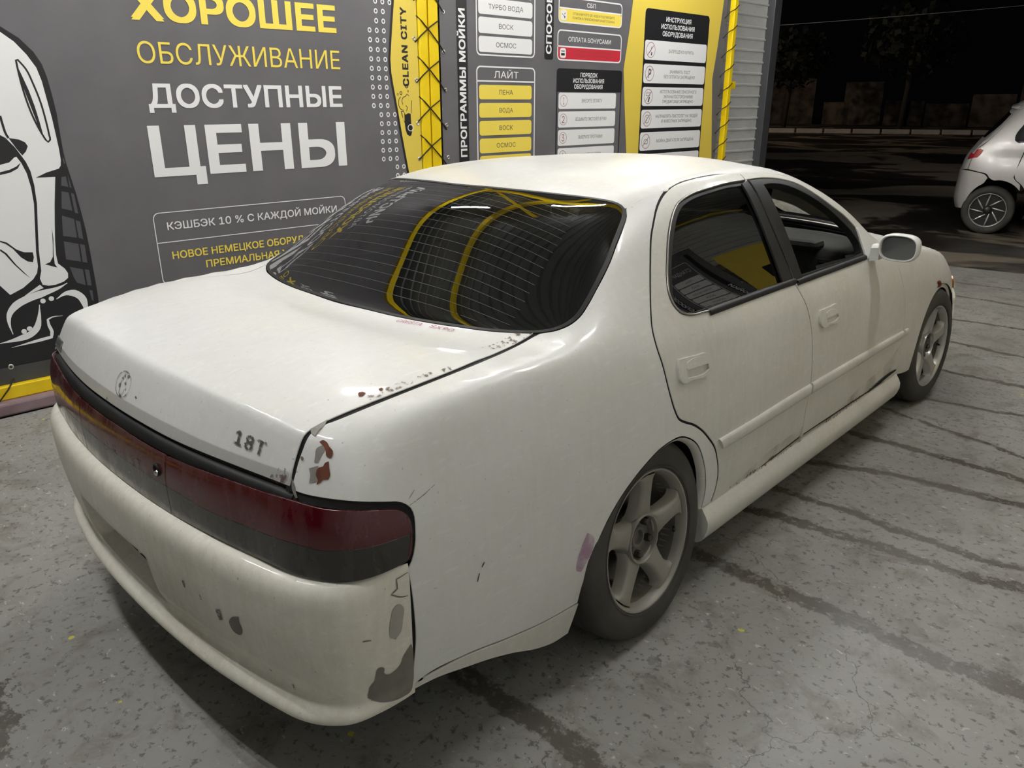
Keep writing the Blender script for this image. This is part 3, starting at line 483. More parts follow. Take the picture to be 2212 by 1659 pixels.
# concrete floor of the bay
def floor_mat():
    m=mat('wash_bay_concrete',(.2,.2,.18),.6); v=mapping(m)
    big=noise(m,v,.9,6,.6); med=noise(m,v,7,8,.68,.6); fine=noise(m,v,38,6,.65)
    c=ramp(m,big,[(.3,(.232,.227,.207)),(.55,(.302,.296,.275)),(.75,(.268,.264,.253))])
    blot=ramp(m,med,[(.33,(0,0,0)),(.50,(1,1,1))]); c=mix(m,blot,mix(m,1.0,c,(.66,.635,.59),'MULTIPLY'),c)
    fl=noise(m,mapping(m,(1,1.8,1),(0,0,.5)),21,5,.7,.4); c=mix(m,ramp(m,fl,[(.63,(0,0,0)),(.67,(.85,.85,.85))]),c,(.52,.51,.485))
    # spalled, darker aggregate spots
    vo=N(m,'ShaderNodeTexVoronoi',Scale=26.0); m.node_tree.links.new(v,vo.inputs['Vector'])
    where=noise(m,v,1.6,3,.6)
    thr=math_(m,'MULTIPLY_ADD',where,.36,.075)
    sp=math_(m,'LESS_THAN',math_(m,'ADD',vo.outputs['Distance'],math_(m,'MULTIPLY',fine,.34)),thr)
    v2=N(m,'ShaderNodeTexVoronoi',Scale=9.0); dv_=N(m,'ShaderNodeVectorMath',operation='ADD'); ns_=N(m,'ShaderNodeTexNoise',Scale=14.0,Detail=4.0); m.node_tree.links.new(v,ns_.inputs['Vector'])
    scl=N(m,'ShaderNodeVectorMath',operation='SCALE'); scl.inputs['Scale'].default_value=.10; m.node_tree.links.new(ns_.outputs['Color'],scl.inputs[0]); m.node_tree.links.new(v,dv_.inputs[0]); m.node_tree.links.new(scl.outputs[0],dv_.inputs[1]); m.node_tree.links.new(dv_.outputs[0],v2.inputs['Vector'])
    sp2=math_(m,'LESS_THAN',math_(m,'ADD',v2.outputs['Distance'],math_(m,'MULTIPLY',fine,.42)),math_(m,'MULTIPLY_ADD',where,.50,.055))
    sp=math_(m,'MAXIMUM',math_(m,'MULTIPLY',sp,.75),math_(m,'MULTIPLY',sp2,.6))
    c=mix(m,math_(m,'MULTIPLY',sp,.75),c,(.092,.086,.073))
    # hairline cracks
    ve=N(m,'ShaderNodeTexVoronoi',Scale=1.15,feature='DISTANCE_TO_EDGE'); m.node_tree.links.new(dv_.outputs[0],ve.inputs['Vector'])
    ck=math_(m,'MULTIPLY',math_(m,'LESS_THAN',ve.outputs['Distance'],.0018),math_(m,'GREATER_THAN',noise(m,v,1.1,2,.5),.555)); c=mix(m,math_(m,'MULTIPLY',ck,.75),c,(.09,.082,.07))
    c=mix(m,ramp(m,fine,[(.37,(.9,.9,.9)),(.44,(0,0,0))]),c,(.11,.104,.09))
    # yellow paint chips
    vy=N(m,'ShaderNodeTexVoronoi',Scale=5.2); m.node_tree.links.new(v,vy.inputs['Vector'])
    sx=N(m,'ShaderNodeSeparateColor'); m.node_tree.links.new(vy.outputs['Color'],sx.inputs[0])
    ch=math_(m,'MULTIPLY',math_(m,'LESS_THAN',math_(m,'ADD',vy.outputs['Distance'],math_(m,'MULTIPLY',fine,.16)),.125),math_(m,'GREATER_THAN',sx.outputs[0],.5))
    # run-off lines across the slab (wet, dirty)
    xy=N(m,'ShaderNodeSeparateXYZ'); m.node_tree.links.new(v,xy.inputs[0]); X,Y=xy.outputs[0],xy.outputs[1]
    wob=math_(m,'ADD',math_(m,'MULTIPLY',math_(m,'SUBTRACT',noise(m,v,2.2,3,.5),.5),.16),math_(m,'MULTIPLY',math_(m,'SUBTRACT',noise(m,v,15,7,.78),.5),.125))
    Yw=math_(m,'ADD',Y,wob); tot=None
    for y0,s,w,x0 in ((-.525,.0,.030,.3),(.49,.0,.032,.2),(.95,.115,.022,.2),(1.18,.0,.020,.2),(1.56,.25,.024,.2),(2.02,.01,.022,.2),(2.47,-.3,.012,.75),(2.76,.2,.014,.2),(3.35,.1,.016,0),(4.07,-.15,.017,-.2),(4.76,.05,.016,-.3),(5.57,.0,.017,-.6),(6.2,0,.015,-1)):
        d=math_(m,'ABSOLUTE',math_(m,'SUBTRACT',Yw,math_(m,'MULTIPLY_ADD',math_(m,'SUBTRACT',X,.8),s,y0)))
        r=N(m,'ShaderNodeMapRange'); r.interpolation_type='SMOOTHSTEP'; m.node_tree.links.new(d,r.inputs[0])
        r.inputs[1].default_value=w; r.inputs[2].default_value=w+.012; r.inputs[3].default_value=1; r.inputs[4].default_value=0
        k=math_(m,'MULTIPLY',r.outputs[0],math_(m,'GREATER_THAN',X,x0)); tot=k if tot is None else math_(m,'MAXIMUM',tot,k)
    # old run-off patch near the left rear of the car
    px=math_(m,'SUBTRACT',X,-.2); py=math_(m,'SUBTRACT',Yw,-1.53)
    pd=math_(m,'SQRT',math_(m,'ADD',math_(m,'MULTIPLY',px,px),math_(m,'MULTIPLY',math_(m,'MULTIPLY',py,py),10.0)))
    tot=math_(m,'MAXIMUM',tot,math_(m,'LESS_THAN',math_(m,'ADD',pd,math_(m,'MULTIPLY',math_(m,'SUBTRACT',med,.5),.5)),.2))
    rag=ramp(m,noise(m,v,23,6,.75),[(.36,(.0,.0,.0)),(.47,(1,1,1))])
    sc=N(m,'ShaderNodeSeparateColor'); m.node_tree.links.new(rag,sc.inputs[0]); tot=math_(m,'MULTIPLY',tot,sc.outputs[0])
    c=mix(m,math_(m,'MULTIPLY',tot,.92),c,(.098,.087,.071))
    c=mix(m,math_(m,'MULTIPLY',ch,.9),c,(.62,.56,.05))
    setc(m,c)
    damp=ramp(m,noise(m,v,1.7,4,.6),[(.35,(.34,.34,.34)),(.65,(.62,.62,.62))]); sd=N(m,'ShaderNodeSeparateColor'); m.node_tree.links.new(damp,sd.inputs[0])
    r=math_(m,'SUBTRACT',sd.outputs[0],math_(m,'MULTIPLY',tot,.14)); setc(m,math_(m,'MAXIMUM',r,.2),'Roughness')
    h=math_(m,'SUBTRACT',math_(m,'ADD',math_(m,'MULTIPLY',fine,.5),med),math_(m,'MULTIPLY',sp,.5)); bump(m,h,.35,.006)
    return m
M['floor']=floor_mat()
def asphalt():
    m=mat('old_asphalt',(.03,.026,.022),.7); v=mapping(m,(.55,.55,1)); a=noise(m,v,.5,6,.6,.5)
    c=ramp(m,a,[(.36,(.03,.024,.02)),(.50,(.05,.04,.032)),(.535,(.42,.35,.27)),(.66,(.28,.23,.18))])
    f=noise(m,mapping(m),45,4); c=mix(m,.5,c,ramp(m,f,[(.3,(.02,.02,.02)),(.7,(.12,.11,.1))]),'OVERLAY'); setc(m,c)
    r=ramp(m,a,[(.4,(.35,.35,.35)),(.6,(.75,.75,.75))]); setc(m,r,'Roughness'); bump(m,f,.3,.01); return m
M['asphalt']=asphalt()
# ------------------------------------------------------------------ floor and yard
def slab(name,P,z,mt,t=.1):
    g=Geo(); n=len(P); g.add([(x,y,z) for x,y in P]+[(x,y,z-t) for x,y in P],[tuple(range(n)),tuple(range(2*n-1,n-1,-1))]+[(i,n+i,n+(i+1)%n,(i+1)%n) for i in range(n)]); g.smooth=False
    return tag(emit(name,g,mt),kind='structure')
slab('floor',[(-2.7,-7),(6.5,-7),(6.5,7.75),(2.0,7.2),(.5,7.03),(-.1,6.96),(-2.4,6.75)],0,M['floor'],.09)
slab('ground',[(-60,-30),(60,-30),(60,90),(-60,90)],-.03,M['asphalt'],.3)
# ------------------------------------------------------------------ left wall of the bay
WRZ=math.radians(87.5); WLOC=(-2.64,0,0)
def wallobj(name,g,mt,parent=None,loc=WLOC,rz=WRZ,**k):
    o=emit(name,g,mt,parent,**k)
    if parent is None: o.location=loc; o.rotation_euler=(0,0,rz)
    return o
def sheet(name,a0,a1,h0,h1,y,loc=WLOC,rz=WRZ):
    prof=[];h=h0
    while h<h1:
        prof+=[(h,0),(h+.083,0),(h+.090,-.014),(h+.104,-.014),(h+.111,0)]; h+=.118
    g=Geo(); g.smooth=False; n=len(prof)
    g.add([(a,y+d,hh) for a in (a0,a1) for hh,d in prof],[(i,i+1,n+i+1,n+i) for i in range(n-1)])
    return tag(wallobj(name,g,M['galv'],None,loc,rz),kind='structure')
sheet('wall_left',-7,7.09,0,3.62,.14)
g=Geo(); g.smooth=False; box(g,(7.165,.11,1.95),(.15,.12,3.9)); o=tag(wallobj('trim_1',g,M['dark_trim'],bevel=.006),kind='structure')
g=Geo(); g.smooth=False; box(g,(-.5,.02,.19),(13,.05,.09)); tag(wallobj('baseboard_left',g,M['rubber_skirt']),kind='structure')
g=Geo(); g.smooth=False; box(g,(-.5,0,.035),(13,.2,.07)); tag(wallobj('trim_2',g,M['pink_curb'],bevel=.012),kind='structure')
b=tag(wallobj('steel_beam',box(Geo(),(-.4,-.005,.107),(12.9,.07,.074)),M['yellow_steel'],bevel=.006,sharp=30),'long yellow steel beam lying along the foot of the banner wall','beam')
# yellow twin post between the banners, slim pole at the end of the wall
p=empty('steel_post',WLOC,WRZ,'broad yellow steel post laced between the two wall banners','post')
g=Geo(); g.smooth=False; box(g,(2.115,.03,1.86),(.084,.084,3.42)); emit('tube',g,M['yellow_steel'],p,bevel=.012)
g=Geo(); g.smooth=False; box(g,(2.211,.035,1.86),(.084,.084,3.42)); emit('tube',g,M['yellow_steel'],p,bevel=.006)
g=Geo(); g.smooth=False; box(g,(2.16,.02,.145),(.26,.15,.012)); emit('base_plate',g,M['yellow_steel'],p)
p=empty('steel_pole',WLOC,WRZ,'slim yellow steel pole at the far end of the banner wall','pole')
g=Geo(); g.smooth=False; box(g,(6.13,-.02,1.99),(.06,.06,3.68)); emit('tube',g,M['yellow_steel'],p,bevel=.006)
g=Geo(); g.smooth=False; box(g,(6.21,-.01,1.735),(.11,.05,.075)); emit('bracket',g,M['yellow_steel'],p,bevel=.004)
def rope(name,paths,r,label):
    o=empty(name,WLOC,WRZ,label,'cord')
    for P in paths: emit('cord_run',tube(Geo(),P,r,6),M['rope'],o)
    return o
paths=[]
for i in range(7):
    z=.62+i*.262
    paths.append([(2.043,-.004,z+.03),(2.09,-.016,z+.075),(2.165,-.018,z+.13),(2.245,-.012,z+.175),(2.262,.03,z+.185)])
    paths.append([(2.062,.0,z+.20),(2.10,-.016,z+.165),(2.165,-.019,z+.105),(2.25,-.012,z+.03),(2.306,-.004,z-.03)])
rope('lacing_cord',paths,.0045,'black cord criss-crossed over the broad yellow post, joining the banners')
g=Geo(); 
paths=[]
for i in range(12): z=.7+i*.185; paths.append([(5.99,-.004,z),(6.05,-.03,z+.06),(6.10,-.055,z+.09),(6.17,-.052,z+.13)])
rope('lacing_cord',paths,.0045,'black cord tying the last banner edge to the slim yellow pole')
rope('lacing_cord',[[(-.757,-.012,.172),(-.80,-.05,.13),(-.86,-.06,.07),(-.93,-.03,.055)]],.004,'short black tie cord hanging over the yellow foot beam')
# ---- banners
def bsheet(name,a0,a1,h0,h1,parent):
    g=Geo(); g.smooth=True; n=int((a1-a0)/.12)+1; m=int((h1-h0)/.15)+1
    V=[(a0+(a1-a0)*i/n,.0006*math.sin(i*1.7+j*.35)*math.sin(j*.8)+.0012,h0+(h1-h0)*j/m) for j in range(m+1) for i in range(n+1)]
    g.add(V,[(j*(n+1)+i,j*(n+1)+i+1,(j+1)*(n+1)+i+1,(j+1)*(n+1)+i) for j in range(m) for i in range(n)])
    return emit(name,g,M['vinyl_grey'],parent)
def txt(s,r,parent,mt='vinyl_white',y=-.004,bold=.0,vertical=False,space=1.0):
    g=text_geo(s,*r,y*.25,bold,vertical,space); return emit('lettering',g,M[mt],parent)
def shp(name,g,parent,mt): g.v=[(x,y*.25,z) for x,y,z in g.v]; return emit(name,g,M[mt],parent)
BL=empty('wall_banner',WLOC,WRZ,'grey vinyl banner with big yellow and white price lettering and a white figure','banner')
bsheet('vinyl_sheet',-2.6,2.066,.225,3.55,BL)
tl=dict((k,r) for k,r in W['text_left'])
txt('ХОРОШЕЕ',tl['ХОРОШЕЕ'],BL,'vinyl_yellow',bold=.022); txt('ОБСЛУЖИВАНИЕ',tl['ОБСЛУЖИВАНИЕ'],BL,'vinyl_yellow',bold=-.006)
txt('ДОСТУПНЫЕ',tl['ДОСТУПНЫЕ'],BL,bold=.016); txt('ЦЕНЫ',tl['ЦЕНЫ'],BL,bold=.018)
txt('АВТОМОБИЛЬ',(.147,1.42,2.25,2.36),BL,bold=-.006); txt('ЧИСТЫЙ',(.147,1.42,2.46,2.66),BL,bold=.02)
a0,a1,h0,h1=tl['КЭШБЭК']; txt('КЭШБЭК 10 % С КАЖДОЙ МОЙКИ',(.171,1.318,.862,.907),BL,bold=.008)
txt('НОВОЕ НЕМЕЦКОЕ ОБОРУДОВАНИЕ',(.176,1.312,.690,.735),BL,'vinyl_yellow',bold=.012); txt('ПРЕМИАЛЬНАЯ ХИМИЯ',(.371,1.117,.613,.658),BL,'vinyl_yellow',bold=.012)
o_=rrect(.097,1.39,.545,.966,.035); i_=rrect(.102,1.385,.550,.961,.032)
shp('frame_line',frame_poly(o_,i_,-.004),BL,'vinyl_white')
g=Geo(); g.smooth=False; g.add([(.10,-.004,.790),(1.387,-.004,.790),(1.387,-.004,.795),(.10,-.004,.795)],[(0,1,2,3)]); shp('frame_line',g,BL,'vinyl_white')
# yellow name strip with black edge along the post
sg=W['sign']; sgp=[(1.885,3.18)]+sg+[(2.0,.75),(2.04,.5)]
shp('yellow_strip',flat_poly(sgp+[(2.066,.5),(2.066,3.18)],-.003),BL,'vinyl_yellow2')
shp('strip_edge',stroke(sgp,.017,-.004,smooth=False),BL,'vinyl_black')
txt('CLEAN CITY',(1.926,1.978,1.670,2.174),BL,'vinyl_black',-.0045,.028,True,1.1)
shp('car_emblem',flat_poly(W['logo_body'],-.0045),BL,'vinyl_black'); shp('car_emblem',flat_poly(W['logo_win'],-.005),BL,'vinyl_yellow2')
c=W['logo_wheel'][0]; shp('car_emblem',ring(c,.019,.024,-.0052,sx=1.1),BL,'vinyl_white'); shp('car_emblem',disc(c,.017,-.0055),BL,'vinyl_black')
for P in W['foam']: shp('foam_line',stroke(P,.005,-.0048),BL,'vinyl_black')
for c,e in W['bubbles']: r=abs(e[0]-c[0]); shp('foam_bubble',ring(c,r*.75,r*1.25,-.0048,12),BL,'vinyl_black')
g=Geo(); g.smooth=False
for r_ in range(26):
    h=2.43-.0590*r_; k=r_%26
    for c_ in range(-4,6):
        a=1.671+.0573*c_
        b_=np.interp(h,[p[1] for p in sgp[::-1]],[p[0] for p in sgp[::-1]])
        lo=[1.671,1.726,1.671,1.726,1.85][0 if 1.65<h<2.03 else 1 if h>=2.03 else 2 if 1.53<h<=1.65 else 3 if h>1.16 else 4]
        if lo-.02<a<b_-.022: g.merge(ring((a,h),.0085,.0165,-.004,20,.92))
tag(shp('dot_pattern',g,BL,'vinyl_white'),kind='stuff')
# figure print on the left part of the banner
fb=W['fig_black']; shp('figure_print',flat_poly(fb+[(-.3,.228),(-2.4,.228),(-2.4,.6),(-1.9,1.2),(-1.5,1.7),(-1.0,2.05),(-.7,2.02)],-.003),BL,'vinyl_black')
L_=[(W['fig_white']+[(-.62,1.41),(-.75,1.45),(-1.0,1.9),(-.66,1.97)],'vinyl_white'),(W['fig_white2']+[(-1.05,.68),(-1.1,1.2)],'vinyl_white'),(W['fig_eye']+[(-.68,1.28),(-.68,1.40)],'vinyl_black'),(W['fig_eye2'],'vinyl_black')]
L_+=[(k,'vinyl_black') for k in W['fig_k']]+[(k,'vinyl_white') for k in W['fig_w']]+[(k,'print_mid') for k in W['fig_win']]
for i,(P,mt) in enumerate(L_): shp('figure_print',flat_poly(P,-.0034-.00025*min(i,6)),BL,mt)
shp('figure_print',stroke(W['fig_loop'],.009,-.0052,True),BL,'vinyl_black'); shp('figure_print',stroke(W['fig_line2'],.011,-.0052),BL,'vinyl_black')
for P,w_ in W['fig_str']: shp('figure_print',stroke(P,w_*.0042,-.0054,taper=True),BL,'vinyl_white')
for c in W['fig_dots']: shp('figure_print',disc(c,.013,-.0054),BL,'vinyl_white')
for a,h in W['grom_l']+[(2.042,.91),(2.042,.65),(2.042,2.52),(2.042,2.78)]+[(-.757,.236)]:
    G=Geo(); n=14
    lathe(G,[(.006,0),(.009,-.003),(.013,-.003),(.015,0)],n); G.v=[(y+a,x-.003,z+h) for x,y,z in G.v]; emit('grommet',G,M['grommet'],BL)
def right_banner(loc,rz,label):
    B=empty('wall_banner',loc,rz,label,'banner')
    bsheet('vinyl_sheet',2.272,6.03,.225,3.1,B)
    def bar(name,r,mt,rad=.022,y=-.0035): return shp(name,flat_poly(rrect(*r,rad),y),B,mt)
    def frame(r,t=.011,rad=.04,y=-.0036):
        a0,a1,h0,h1=r; return shp('frame_line',frame_poly(rrect(a0,a1,h0,h1,rad),rrect(a0+t,a1-t,h0+t,h1-t,rad-t*.8),y),B,'vinyl_white')
    def hline(a0,a1,h,t=.011,mt='vinyl_white',y=-.0036): 
        g=Geo(); g.smooth=False; g.add([(a0,y,h-t/2),(a1,y,h-t/2),(a1,y,h+t/2),(a0,y,h+t/2)],[(0,1,2,3)]); return shp('frame_line',g,B,mt)
    bar('title_strip',(2.428,2.528,.6,3.0),'vinyl_black',.02); txt('ПРОГРАММЫ МОЙКИ',(2.445,2.508,1.172,2.205),B,bold=.02,vertical=True,y=-.0045)
    bar('title_strip',(3.356,3.458,1.894,3.1),'vinyl_black',.02); txt('СПОСОБЫ ОПЛАТЫ',(3.372,3.436,1.935,2.93),B,bold=.02,vertical=True,y=-.0045)
    # programme lists
    frame((2.616,3.243,1.897,2.86)); 
    for k,(s,r) in enumerate((('ОСМОС',(2.64,3.212,1.922,2.033)),('ВОСК',(2.64,3.212,2.052,2.163)),('ТУРБО ВОДА',(2.64,3.212,2.182,2.293)),('ВОДА',(2.64,3.212,2.312,2.423)),('ПЕНА',(2.64,3.212,2.442,2.553)))):
        bar('list_row',r,'vinyl_white'); w_=.33*len(s)/9 if len(s)>5 else (.215 if len(s)==5 else .152); c=(r[0]+r[1])/2; m_=(r[2]+r[3])/2
        txt(s,(c-w_/2,c+w_/2,m_-.017,m_+.017),B,'print_grey',y=-.0045)
    txt('СТАНДАРТ',(2.68,3.17,2.66,2.73),B,bold=.006)
    frame((2.612,3.249,1.0,1.826)); hline(2.615,3.246,1.719); txt('ЛАЙТ',(2.795,3.060,1.742,1.792),B,bold=.004)
    for s,r in (('ПЕНА',(2.638,3.21,1.587,1.692)),('ВОДА',(2.638,3.21,1.454,1.561)),('ВОСК',(2.638,3.21,1.322,1.431)),('ОСМОС',(2.638,3.21,1.190,1.300)),('СУШКА',(2.638,3.21,1.060,1.170))):
        bar('list_row',r,'vinyl_yellow'); c=(r[0]+r[1])/2; m_=(r[2]+r[3])/2; w_=.21 if len(s)==5 else .148; txt(s,(c-w_/2,c+w_/2,m_-.017,m_+.017),B,'print_grey',y=-.0045)
    # payment boxes
    frame((3.512,4.335,2.176,2.372)); bar('list_row',(3.523,4.324,2.187,2.284),'vinyl_yellow'); hline(3.515,4.332,2.287); txt('СБП',(3.862,3.975,2.309,2.343),B,bold=.008)
    txt('ОТСКАНИРУЙТЕ QR-КОД И ПОДТВЕРДИТЕ',(3.688,4.232,2.243,2.261),B,'print_grey',y=-.0045); txt('ПЛАТЁЖ В ПРИЛОЖЕНИИ ВАШЕГО БАНКА',(3.686,4.234,2.211,2.229),B,'print_grey',y=-.0045)
    bar('pay_icon',(3.54,3.613,2.196,2.274),'vinyl_white',.02,-.0045)
    for P,mt in (([(3.575,2.236),(3.596,2.258),(3.596,2.244)],'vinyl_red'),([(3.556,2.236),(3.575,2.236),(3.575,2.226),(3.556,2.250)],'print_grey'),([(3.575,2.234),(3.598,2.224),(3.588,2.206)],'print_mid')): shp('pay_icon',flat_poly(P,-.005),B,mt)
    frame((3.505,4.345,1.892,2.126)); bar('list_row',(3.517,4.333,1.904,1.995),'vinyl_red'); hline(3.508,4.342,2.000); txt('ОПЛАТА БОНУСАМИ',(3.639,4.195,2.040,2.076),B,bold=.008)
    txt('НА ТЕРМИНАЛЕ ВВЕДИТЕ ВАШ НОМЕР',(3.718,4.232,1.959,1.975),B,'print_red',y=-.0045); txt('ТЕЛЕФОНА И ИСПОЛЬЗУЙТЕ БОНУСЫ',(3.714,4.234,1.930,1.946),B,'print_red',y=-.0045)
    bar('pay_icon',(3.539,3.612,1.911,1.987),'vinyl_white',.02,-.0045); bar('pay_icon',(3.553,3.598,1.930,1.949),'vinyl_black',.003,-.005); bar('pay_icon',(3.553,3.598,1.961,1.967),'vinyl_black',.002,-.005)
    # order of use
    bar('title_panel',(3.506,4.372,.9,1.832),'vinyl_black',.03,-.0033); bar('list_field',(3.518,4.36,.9,1.648),'vinyl_grey',.002,-.0036)
    for s,r in (('ПОРЯДОК',(3.803,4.028,1.768,1.803)),('ИСПОЛЬЗОВАНИЯ',(3.711,4.121,1.722,1.757)),('ОБОРУДОВАНИЯ',(3.726,4.103,1.675,1.710))): txt(s,r,B,bold=.012,y=-.0045)
    for n_,s,h in (('1','ВНЕСИТЕ ОПЛАТУ',1.513),('2','ВОЗЬМИТЕ ПИСТОЛЕТ В РУКУ',1.363),('3','ВЫБЕРИТЕ ПРОГРАММУ',1.214),('4','НАЖМИТЕ НА КУРОК',1.064)):
        bar('list_row',(3.533,4.298,h,h+.130),'vinyl_white',.02,-.0042); shp('number_ring',ring((3.597,h+.065),.043,.0465,-.005,28,1.02),B,'print_red')
        txt(n_,(3.580,3.614,h+.037,h+.093) if n_!='1' else (3.590,3.606,h+.037,h+.093),B,'print_red',y=-.005)
        w_=.0150*len(s)+.06; txt(s,(3.965-w_/2,3.965+w_/2,h+.052,h+.080),B,'print_grey',y=-.005)
    # yellow field with rules
    ye=[(4.52,3.18)]+W['yel'][:5]+[(4.56,.5),(6.02,.5)]+W['yel'][5:]+[(6.0,3.18)]
    shp('yellow_field',flat_poly(ye,-.0033),B,'vinyl_yellow2')
    bar('title_panel',(4.671,5.725,.7,2.367),'vinyl_black',.04,-.0038)
    for s,r in (('ИНСТРУКЦИЯ',(4.995,5.406,2.272,2.314)),('ИСПОЛЬЗОВАНИЯ',(4.924,5.472,2.210,2.252)),('ОБОРУДОВАНИЯ',(4.95,5.447,2.148,2.190))): txt(s,r,B,bold=.012,y=-.0045)
    rules=[(1.937,['ЗАПРЕЩЕНО КУРИТЬ']),(1.735,['ЗАНИМАТЬ ПОСТ','БЕЗ ОПЛАТЫ ЗАПРЕЩЕНО']),(1.533,['ИСПОЛЬЗОВАНИЕ СЕНСОРНОГО','ЭКРАНА ПОСТОРОННИМИ','ПРЕДМЕТАМИ ЗАПРЕЩЕНО']),(1.332,['НАПРАВЛЯТЬ ПИСТОЛЕТ НА ЛЮДЕЙ','И ЖИВОТНЫХ ЗАПРЕЩЕНО']),(1.128,['МОЙКА ДВИГАТЕЛЯ ЗАПРЕЩЕНА']),(.926,['ЕЗДА С ОТКРЫТОЙ ДВЕРЬЮ'])]
    for i,(h,ls) in enumerate(rules):
        bar('list_row',(4.688,5.712,h,h+.168),'vinyl_white',.025,-.0042); c=(4.782,h+.084)
        shp('ban_sign',ring(c,.062,.067,-.005,28,1.02),B,'print_red'); shp('ban_sign',stroke([(c[0]-.046,c[1]-.043),(c[0]+.046,c[1]+.043)],.006,-.0052,smooth=False),B,'print_red')
        if i==0: shp('ban_sign',stroke([(c[0]-.03,c[1]-.028),(c[0],c[1]-.005),(c[0]+.012,c[1]+.03)],.007,-.005),B,'print_grey'); shp('ban_sign',flat_poly([(c[0]+.004,c[1]-.045),(c[0]+.02,c[1]-.045),(c[0]+.024,c[1]-.02),(c[0]+.01,c[1]-.018)],-.005),B,'vinyl_black')
        elif i==1: txt('Р',(c[0]-.016,c[0]+.022,c[1]-.04,c[1]+.04),B,'print_grey',-.005,.01)
        elif i==2: shp('ban_sign',flat_poly([(c[0]-.005,c[1]-.05),(c[0]+.012,c[1]-.05),(c[0]+.026,c[1]-.01),(c[0]+.012,c[1]+.0)],-.005),B,'vinyl_black'); shp('ban_sign',frame_poly(rrect(c[0]-.035,c[0]+.028,c[1]+.005,c[1]+.035,.004),rrect(c[0]-.031,c[0]+.024,c[1]+.009,c[1]+.031,.002),-.005),B,'print_grey')
        elif i==3: shp('ban_sign',ring(c,.034,.039,-.005,24),B,'print_grey'); shp('ban_sign',stroke([(c[0],c[1]-.02),(c[0],c[1]+.022)],.006,-.005,smooth=False),B,'print_grey')
        else: shp('ban_sign',frame_poly(rrect(c[0]-.03,c[0]+.03,c[1]-.024,c[1]+.018,.01),rrect(c[0]-.025,c[0]+.025,c[1]-.019,c[1]+.013,.007),-.005),B,'print_grey')
        for k,s in enumerate(ls):
            w_=.0245*len(s)+.03; m_=h+.084+((len(ls)-1)/2-k)*.045; txt(s,(5.275-w_/2,5.275+w_/2,m_-.0145,m_+.0145),B,'print_grey',y=-.005)
    for a,h in W['grom_r']+[(2.31,.91),(2.31,2.43)]:
        G=Geo(); lathe(G,[(.006,0),(.009,-.003),(.013,-.003),(.015,0)],14); G.v=[(y+a,x-.003,z+h) for x,y,z in G.v]; emit('grommet',G,M['grommet'],B)
    return B
RB=right_banner(WLOC,WRZ,'grey banner of wash programmes, payment boxes and rules beyond the broad yellow post')
# ------------------------------------------------------------------ opposite side of the bay, roof, lamps (seen in the car's glass)
RRZ=math.radians(-92.5); RLOC=(2.95,7.4,0)
sheet('wall_right',-.4,14,0,3.9,.14,RLOC,RRZ)
def copy_tree(o,parent=None):
    c=o.copy(); COL.objects.link(c)
    if parent: c.parent=parent
    for ch in o.children: copy_tree(ch,c)
    return c
rb=copy_tree(RB); rb.location=RLOC; rb.rotation_euler=(0,0,RRZ); rb['label']='grey programme banner on the opposite wall, mirrored in the car side glass'
fp=empty('wall_banner',RLOC,RRZ,'yellow banner with white rows near the bay front, mirrored in the side glass','banner')
shp('vinyl_sheet',flat_poly([(.5,.5),(2.1,.5),(2.3,1.8),(2.15,2.75),(.5,2.75)],-.003),fp,'vinyl_yellow2')
shp('title_panel',flat_poly(rrect(.7,1.75,2.05,2.3,.03),-.0035),fp,'vinyl_black')
for k in range(7): shp('list_row',flat_poly(rrect(.72,1.73,1.86-.2*k,2.02-.2*k,.025),-.0038),fp,'vinyl_white')
g=Geo(); g.smooth=False; box(g,(6.5,.0,3.93),(13.5,.06,.04)); tag(wallobj('trim_3',g,M['yellow_steel'],None,RLOC,RRZ),kind='structure')
g=Geo(); g.smooth=False; box(g,(.3,-.0,3.6),(13.4,.1,.1)); tag(wallobj('trim_4',g,M['yellow_steel']),kind='structure')
g=Geo(); g.smooth=False
k=0
prof=[]; xx=-3.1
while xx<3.5: prof+=[(xx,0),(xx+.10,0),(xx+.115,.02),(xx+.155,.02),(xx+.17,0)]; xx+=.18
n=len(prof); g.add([(x,y,3.98+z) for y in (-7,7.6) for x,z in prof],[(i,n+i,n+i+1,i+1) for i in range(n-1)])
tag(emit('ceiling',g,noisy('roof_sheet',[(.3,(.20,.205,.2)),(.7,(.28,.285,.28))],2,(.4,.6),metal=.5)),kind='structure')
tn=5
for y in (-1.6,2.1):
    g=Geo(); g.smooth=False; box(g,(.1,y,3.78),(5.7,.1,.12)); tag(emit('trim_%d'%tn,g,M['yellow_steel']),kind='structure'); tn+=1
for x in (-1.5,):
    g=Geo(); g.smooth=False; box(g,(x,.4,3.88),(.09,14,.1)); tag(emit('trim_%d'%tn,g,M['yellow_steel']),kind='structure'); tn+=1
g=Geo(); g.smooth=False; a=Vector((-2.45,2.1,3.8)); b=Vector((-.95,1.0,3.8)); box(g,(a+b)/2,((b-a).length,.07,.07),Matrix.Rotation(math.atan2(b.y-a.y,b.x-a.x),3,'Z')); tag(emit('trim_%d'%tn,g,M['yellow_steel']),kind='structure')
